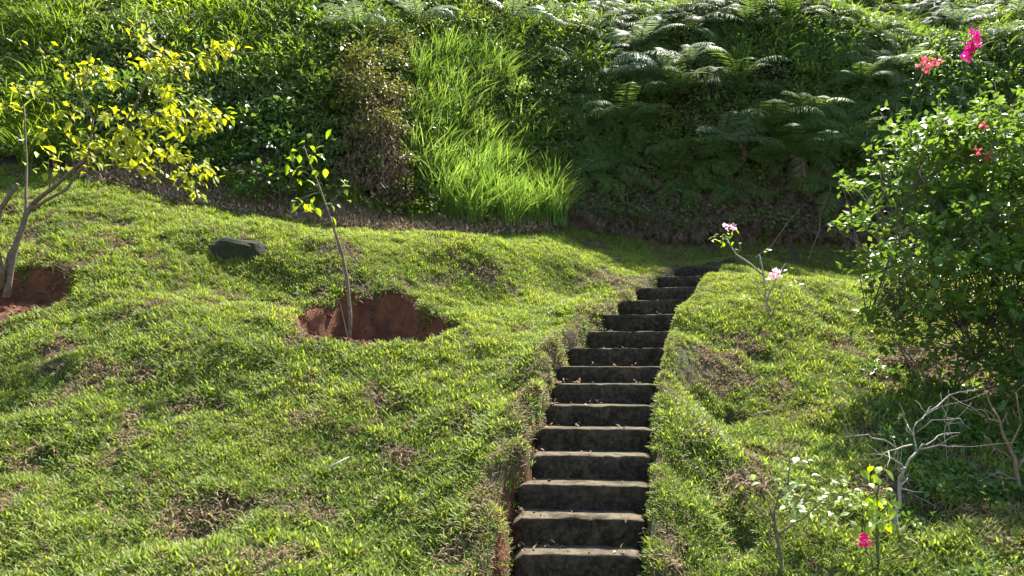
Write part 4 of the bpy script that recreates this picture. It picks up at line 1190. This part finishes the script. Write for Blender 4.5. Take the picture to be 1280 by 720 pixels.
# coarse broad-bladed grass at the left edge
wide = [blades_mesh('grass_blades', 60, 0.15, 0.95, 0.030, 0.55, M['bankgrass'], 220 + k, 5, 0.8) for k in range(2)]
for i, (u, v, s) in enumerate([(10, 150, 1.0), (60, 110, 0.9), (35, 190, 0.8), (-20, 110, 1.1), (160, 60, 0.8), (95, 175, 0.6)]):
    p = hit(u, v + 20)
    t = thing('grass_tussock', 'coarse broad-bladed grass clump ' + ('at the picture edge behind the upright bare stem', 'above the upright bare stem of the yellow-leaved tree', 'just above the lawn behind the trunk', 'cut off by the left picture edge', 'high on the bank over the yellow crown', 'low behind the lowest yellow leaves')[i], 'grass', tuple(p), random.uniform(0, 6.28), 'coarse grass clumps at the left bank')
    t.scale = (s,) * 3
    link('grass_blades', wide[i % 2], t, kind='stuff')


def px_blobs(lst):
    out = []
    for (u, v, rp_, back) in lst:
        h = hit(u, min(v + 0, 290)); d = h[1] - back
        p = P(u, v, d); out.append((p[0], p[1], p[2], rp_ * d / F))
    return out


def bank_bush(name, label, cat, base_uv, lst, n, L_, W_, mat, stem, nobj, seed, **kw):
    b = hit(*base_uv)
    return bush(name, label, cat, b, px_blobs(lst), n, L_, W_, mat, stem, nobj, seed, **kw), b


bank_bush('weed_bush', 'dark broad-leaved weed bush with glinting leaves behind the sapling', 'bush', (350, 262),
          [(310, 160, 30, 0.5), (345, 185, 32, 0.5), (300, 205, 28, 0.5), (365, 215, 28, 0.5), (330, 230, 26, 0.5), (280, 180, 24, 0.5), (350, 150, 26, 0.4), (385, 240, 14, 0.4), (310, 245, 18, 0.5), (265, 210, 22, 0.5)], 1500, 0.105, 0.066, M['broad'], M['dry_stem'], 200, 61)
dsh, dsb = bank_bush('dry_shrub', 'tall half-withered brown and olive shrub left of the bright grass', 'bush', (480, 262),
          [(470, 50, 28, 0.9), (450, 80, 30, 0.9), (490, 80, 26, 0.9), (465, 110, 32, 1.0), (492, 125, 22, 1.0), (445, 130, 26, 0.9), (478, 155, 26, 1.0), (455, 170, 22, 0.9), (500, 165, 18, 1.0), (505, 120, 20, 1.0), (507, 200, 16, 1.0), (425, 100, 20, 0.9), (500, 60, 22, 1.0), (505, 235, 14, 0.9)], 5200, 0.060, 0.034, M['olive'], M['dry_stem'], 0, 62, stems=9)
dead_inside(dsh, dsb, px_blobs([(450, 110, 30, 0.85), (480, 130, 30, 0.9), (455, 150, 32, 0.9), (485, 165, 28, 0.9), (450, 185, 30, 0.8), (480, 200, 28, 0.8), (440, 215, 24, 0.7), (470, 230, 26, 0.7), (500, 215, 18, 0.8), (500, 245, 18, 0.5)]), 1700, 0.13, 0.014, M['deadfern'], 71)
bank_bush('leafy_shrub', 'mid-green shrub above the broad-leaved weed bush', 'bush', (330, 130), [(300, 60, 30, 0.4), (340, 90, 34, 0.4), (380, 80, 30, 0.4), (270, 90, 28, 0.4), (400, 110, 26, 0.4)], 1500, 0.09, 0.03, M['bankgrass'], M['green_stem'], 0, 63)
bank_bush('low_bush', 'small-leaved bush at the right foot of the tall grass', 'bush', (690, 180), [(690, 130, 26, 0.5), (720, 110, 24, 0.5), (700, 165, 22, 0.5), (740, 125, 24, 0.5), (770, 120, 22, 0.5)], 1300, 0.075, 0.035, M['creeper'], M['green_stem'], 0, 64)
bank_bush('yellow_shrub', 'pale yellow-green shrub on top of the left bank', 'bush', (110, 60), [(60, 30, 34, 0.3), (110, 20, 34, 0.3), (20, 40, 30, 0.3), (150, 25, 26, 0.3)], 1500, 0.075, 0.04, M['olive'], M['green_stem'], 0, 65)
bank_bush('tangled_shrub', 'dark leafy shrub just above the coral flower head', 'bush', (1080, 90), [(1010, 60, 34, 0.4), (1060, 50, 34, 0.4), (1100, 60, 30, 0.4), (1040, 85, 30, 0.4)], 1500, 0.085, 0.045, M['broad'], M['green_stem'], 0, 66)

bank_bush('broadleaf_bush', 'big-leaved green bush high on the bank left of the olive shrub', 'bush', (390, 120), [(400, 45, 34, .4), (370, 25, 30, .4), (420, 75, 28, .4), (395, 110, 30, .4)], 900, 0.13, 0.07, M['bush'], M['green_stem'], 0, 67)
bank_bush('glossy_bush', 'dark glossy bush behind the crown of the yellow-leaved tree', 'bush', (200, 190), [(150, 120, 36, .5), (200, 130, 36, .5), (240, 150, 32, .5), (180, 165, 32, .5), (120, 150, 30, .5), (230, 190, 26, .5), (90, 180, 26, .4)], 1500, 0.12, 0.05, M['broad'], M['green_stem'], 0, 68)
bank_bush('lime_bush', 'lime-green soft bush at the top above the yellow-leaved tree', 'bush', (250, 70), [(200, 30, 34, .4), (250, 25, 36, .4), (300, 20, 30, .4), (230, 60, 26, .4)], 1300, 0.10, 0.04, M['young'], M['green_stem'], 0, 69)
bank_bush('feathery_bush', 'narrow-leaved light bush at the top behind the tall grass', 'bush', (600, 60), [(580, 30, 30, .4), (620, 35, 32, .4), (660, 45, 30, .4), (700, 60, 28, .4), (640, 70, 24, .4)], 1800, 0.12, 0.022, M['bankgrass'], M['green_stem'], 0, 70)
bank_bush('round_bush', 'rounded leafy bush on the brow right of the dark hollow', 'bush', (1130, 130), [(1110, 90, 32, .5), (1150, 110, 32, .5), (1180, 95, 30, .5), (1215, 115, 30, .5), (1255, 110, 32, .5), (1140, 140, 26, .5)], 2200, 0.095, 0.055, M['bush'], M['green_stem'], 0, 72)

# dead hanging stems below the dry shrub
hang = [blades_mesh('dead_stems', 60, 0.25, 0.75, 0.010, 1.3, M['deadfern'], 230 + k, 4, 0.9) for k in range(2)]
for i, (u, v) in enumerate([(430, 190), (460, 200), (485, 215), (440, 215), (470, 228), (498, 230), (505, 215)]):
    p = hit(u, v)
    t = thing('dead_weed', 'tangle of dead brown stems ' + ('nearest the sapling under the olive shrub', 'under the middle of the olive shrub', 'under the right half of the olive shrub', 'low down between sapling and olive shrub', 'lowest below the middle of the olive shrub', 'beside the foot of the tall grass', 'pressed against the tall grass stems')[i], 'weed', tuple(p), random.uniform(0, 6), 'dead weeds below the olive shrub')
    link('dead_stems', hang[i % 2], t, kind='stuff')

for (a_, b_, lab) in [((1005, 285, 14.9), (1040, 225, 15.2), 'thin dry stalk slanting up right before the dead ferns'), ((945, 292, 14.8), (1000, 262, 14.9), 'pale dry stalk lying across the dead ferns')]:
    g0 = P(*a_); g0[2] = float(ground(g0[0], g0[1]))
    mb = MB(); mb.tube(bend(np.zeros(3), P(*b_) - g0, 5, 0.08, 0.03), [0.012, 0.011, 0.010, 0.009, 0.007, 0.005], 5)
    tag(link('dry_stalk', mb.mesh('dry_stalk', M['dry_stem']), loc=Vector(g0)), lab, 'stalk')

# ---- ferns one can pick out
fr = [frond_mesh('frond', 1.0, M['fern'], 400 + k, pairs=22, arch=a_, start=s_) for k, (a_, s_) in enumerate([(1.5, 0.75), (1.9, 0.9), (1.2, 0.55), (2.2, 0.8)])]


frp = [frond_mesh('frond', 1.0, M['palefern'], 410 + k, pairs=22, arch=a_, start=s_) for k, (a_, s_) in enumerate([(1.5, 0.75), (1.9, 0.9), (1.2, 0.55)])]
frd = frond_mesh('dead_frond', 1.0, M['deadfern'], 420, pairs=18, arch=2.6, start=0.5, curl=0.5)


def fern(u, v, size, heading, label, n=7, out=0.75, spread=3.0):
    size *= 1.25
    h = hit(u, v)
    p = np.array([h[0], h[1] - out, 0]); p[2] = float(ground(h[0], h[1])) + 0.05
    q = P(u, v, h[1] - out)
    t = thing('fern', label, 'fern', tuple(q))
    for k in range(n):
        o = link('frond', (frp if ('silver' in label or 'pale' in label or 'bright' in label or 'grey' in label) else fr)[(k + int(u)) % 3], t)
        a_ = heading + (k / (n - 1) - 0.5) * spread + random.gauss(0, 0.12)
        o.rotation_euler = (random.gauss(0, 0.12), -0.75 * math.sin(a_) + random.gauss(0, 0.15), a_)
        o.scale = (size * random.uniform(0.6, 1.15),) * 3
    if int(u) % 4 == 1:
        o = link('dead_frond', frd, t); o['label'] = 'withered brown frond'
        o.rotation_euler = (-0.5, 0, heading + random.gauss(0, 0.9)); o.scale = (size * 0.8,) * 3


PI = math.pi
FERNS = [  # base pixel, frond length, heading (pi = towards the camera), label
    (735, 45, 1.1, PI * 1.25, 'silvery fern arching at the top left of the fern bank'),
    (775, 30, 1.1, PI * 0.8, 'silvery fern beside the topmost one over the dark hollow'),
    (840, 22, 1.2, PI * 0.9, 'broad pale fern near the upper edge of the bank'),
    (800, 62, 1.1, PI * 0.75, 'long pale fern pointing right over the dark hollow'),
    (830, 95, 1.2, PI * 0.7, 'bright fern hanging over the brow of the dark hollow'),
    (862, 80, 1.0, PI * 0.8, 'short silvery fern on the brow of the dark hollow'),
    (850, 118, 1.1, PI * 1.0, 'drooping striped fern hanging below the brow'),
    (905, 175, 0.9, PI * 1.3, 'single bright fern lit in front of the dark hollow'),
    (960, 165, 1.2, PI * 1.1, 'dark fern spreading in the shade above dead fronds'),
    (1000, 150, 1.2, PI * 0.9, 'dark fern pointing right in the deep shade'),
    (985, 195, 1.0, PI * 1.0, 'dark fern low in the hollow over dead brown fronds'),
    (1060, 190, 1.0, PI * 1.2, 'dim fern left of the bougainvillea bush'),
    (1075, 105, 1.0, PI * 1.0, 'dull fern hanging beneath the coral flower head'),
    (1120, 95, 0.9, PI * 0.9, 'grey-green fern left of the magenta spray'),
    (1245, 62, 1.1, PI * 0.8, 'pale fern to the right of the magenta spray'),
    (1190, 40, 1.1, PI * 1.1, 'pale fern above the coral flower head'),
    (1265, 30, 1.2, PI * 1.1, 'pale fern in the top right corner of the bank'),
    (935, 30, 1.1, PI * 1.0, 'mid-green fern on the brow above the dark hollow'),
    (985, 25, 1.1, PI * 1.1, 'mid-green fern at the top beside tangled shrub'),
    (1130, 25, 1.1, PI * 0.9, 'light green fern on top above the coral flowers'),
    (690, 30, 1.0, PI * 1.1, 'grey fern above the small-leaved bush'),
    (640, 25, 0.9, PI * 1.1, 'grey fern on top above the tall grass'),
    (520, 25, 0.9, PI * 1.1, 'pale fern behind the top of the tall grass'),
    (445, 40, 0.9, PI * 1.2, 'grey-green fern above the olive shrub'),
    (920, 110, 1.2, PI * 1.0, 'dark fern hanging in the shaded hollow'),
    (780, 150, 1.0, PI * 1.0, 'dim fern right of the small-leaved bush'),
    (860, 190, 0.9, PI * 1.0, 'dim low fern above the dry bank foot'),
]
for (u, v, sz, hd, lab) in FERNS:
    fern(u, v, sz, hd, lab)
print('objects', len(bpy.data.objects))
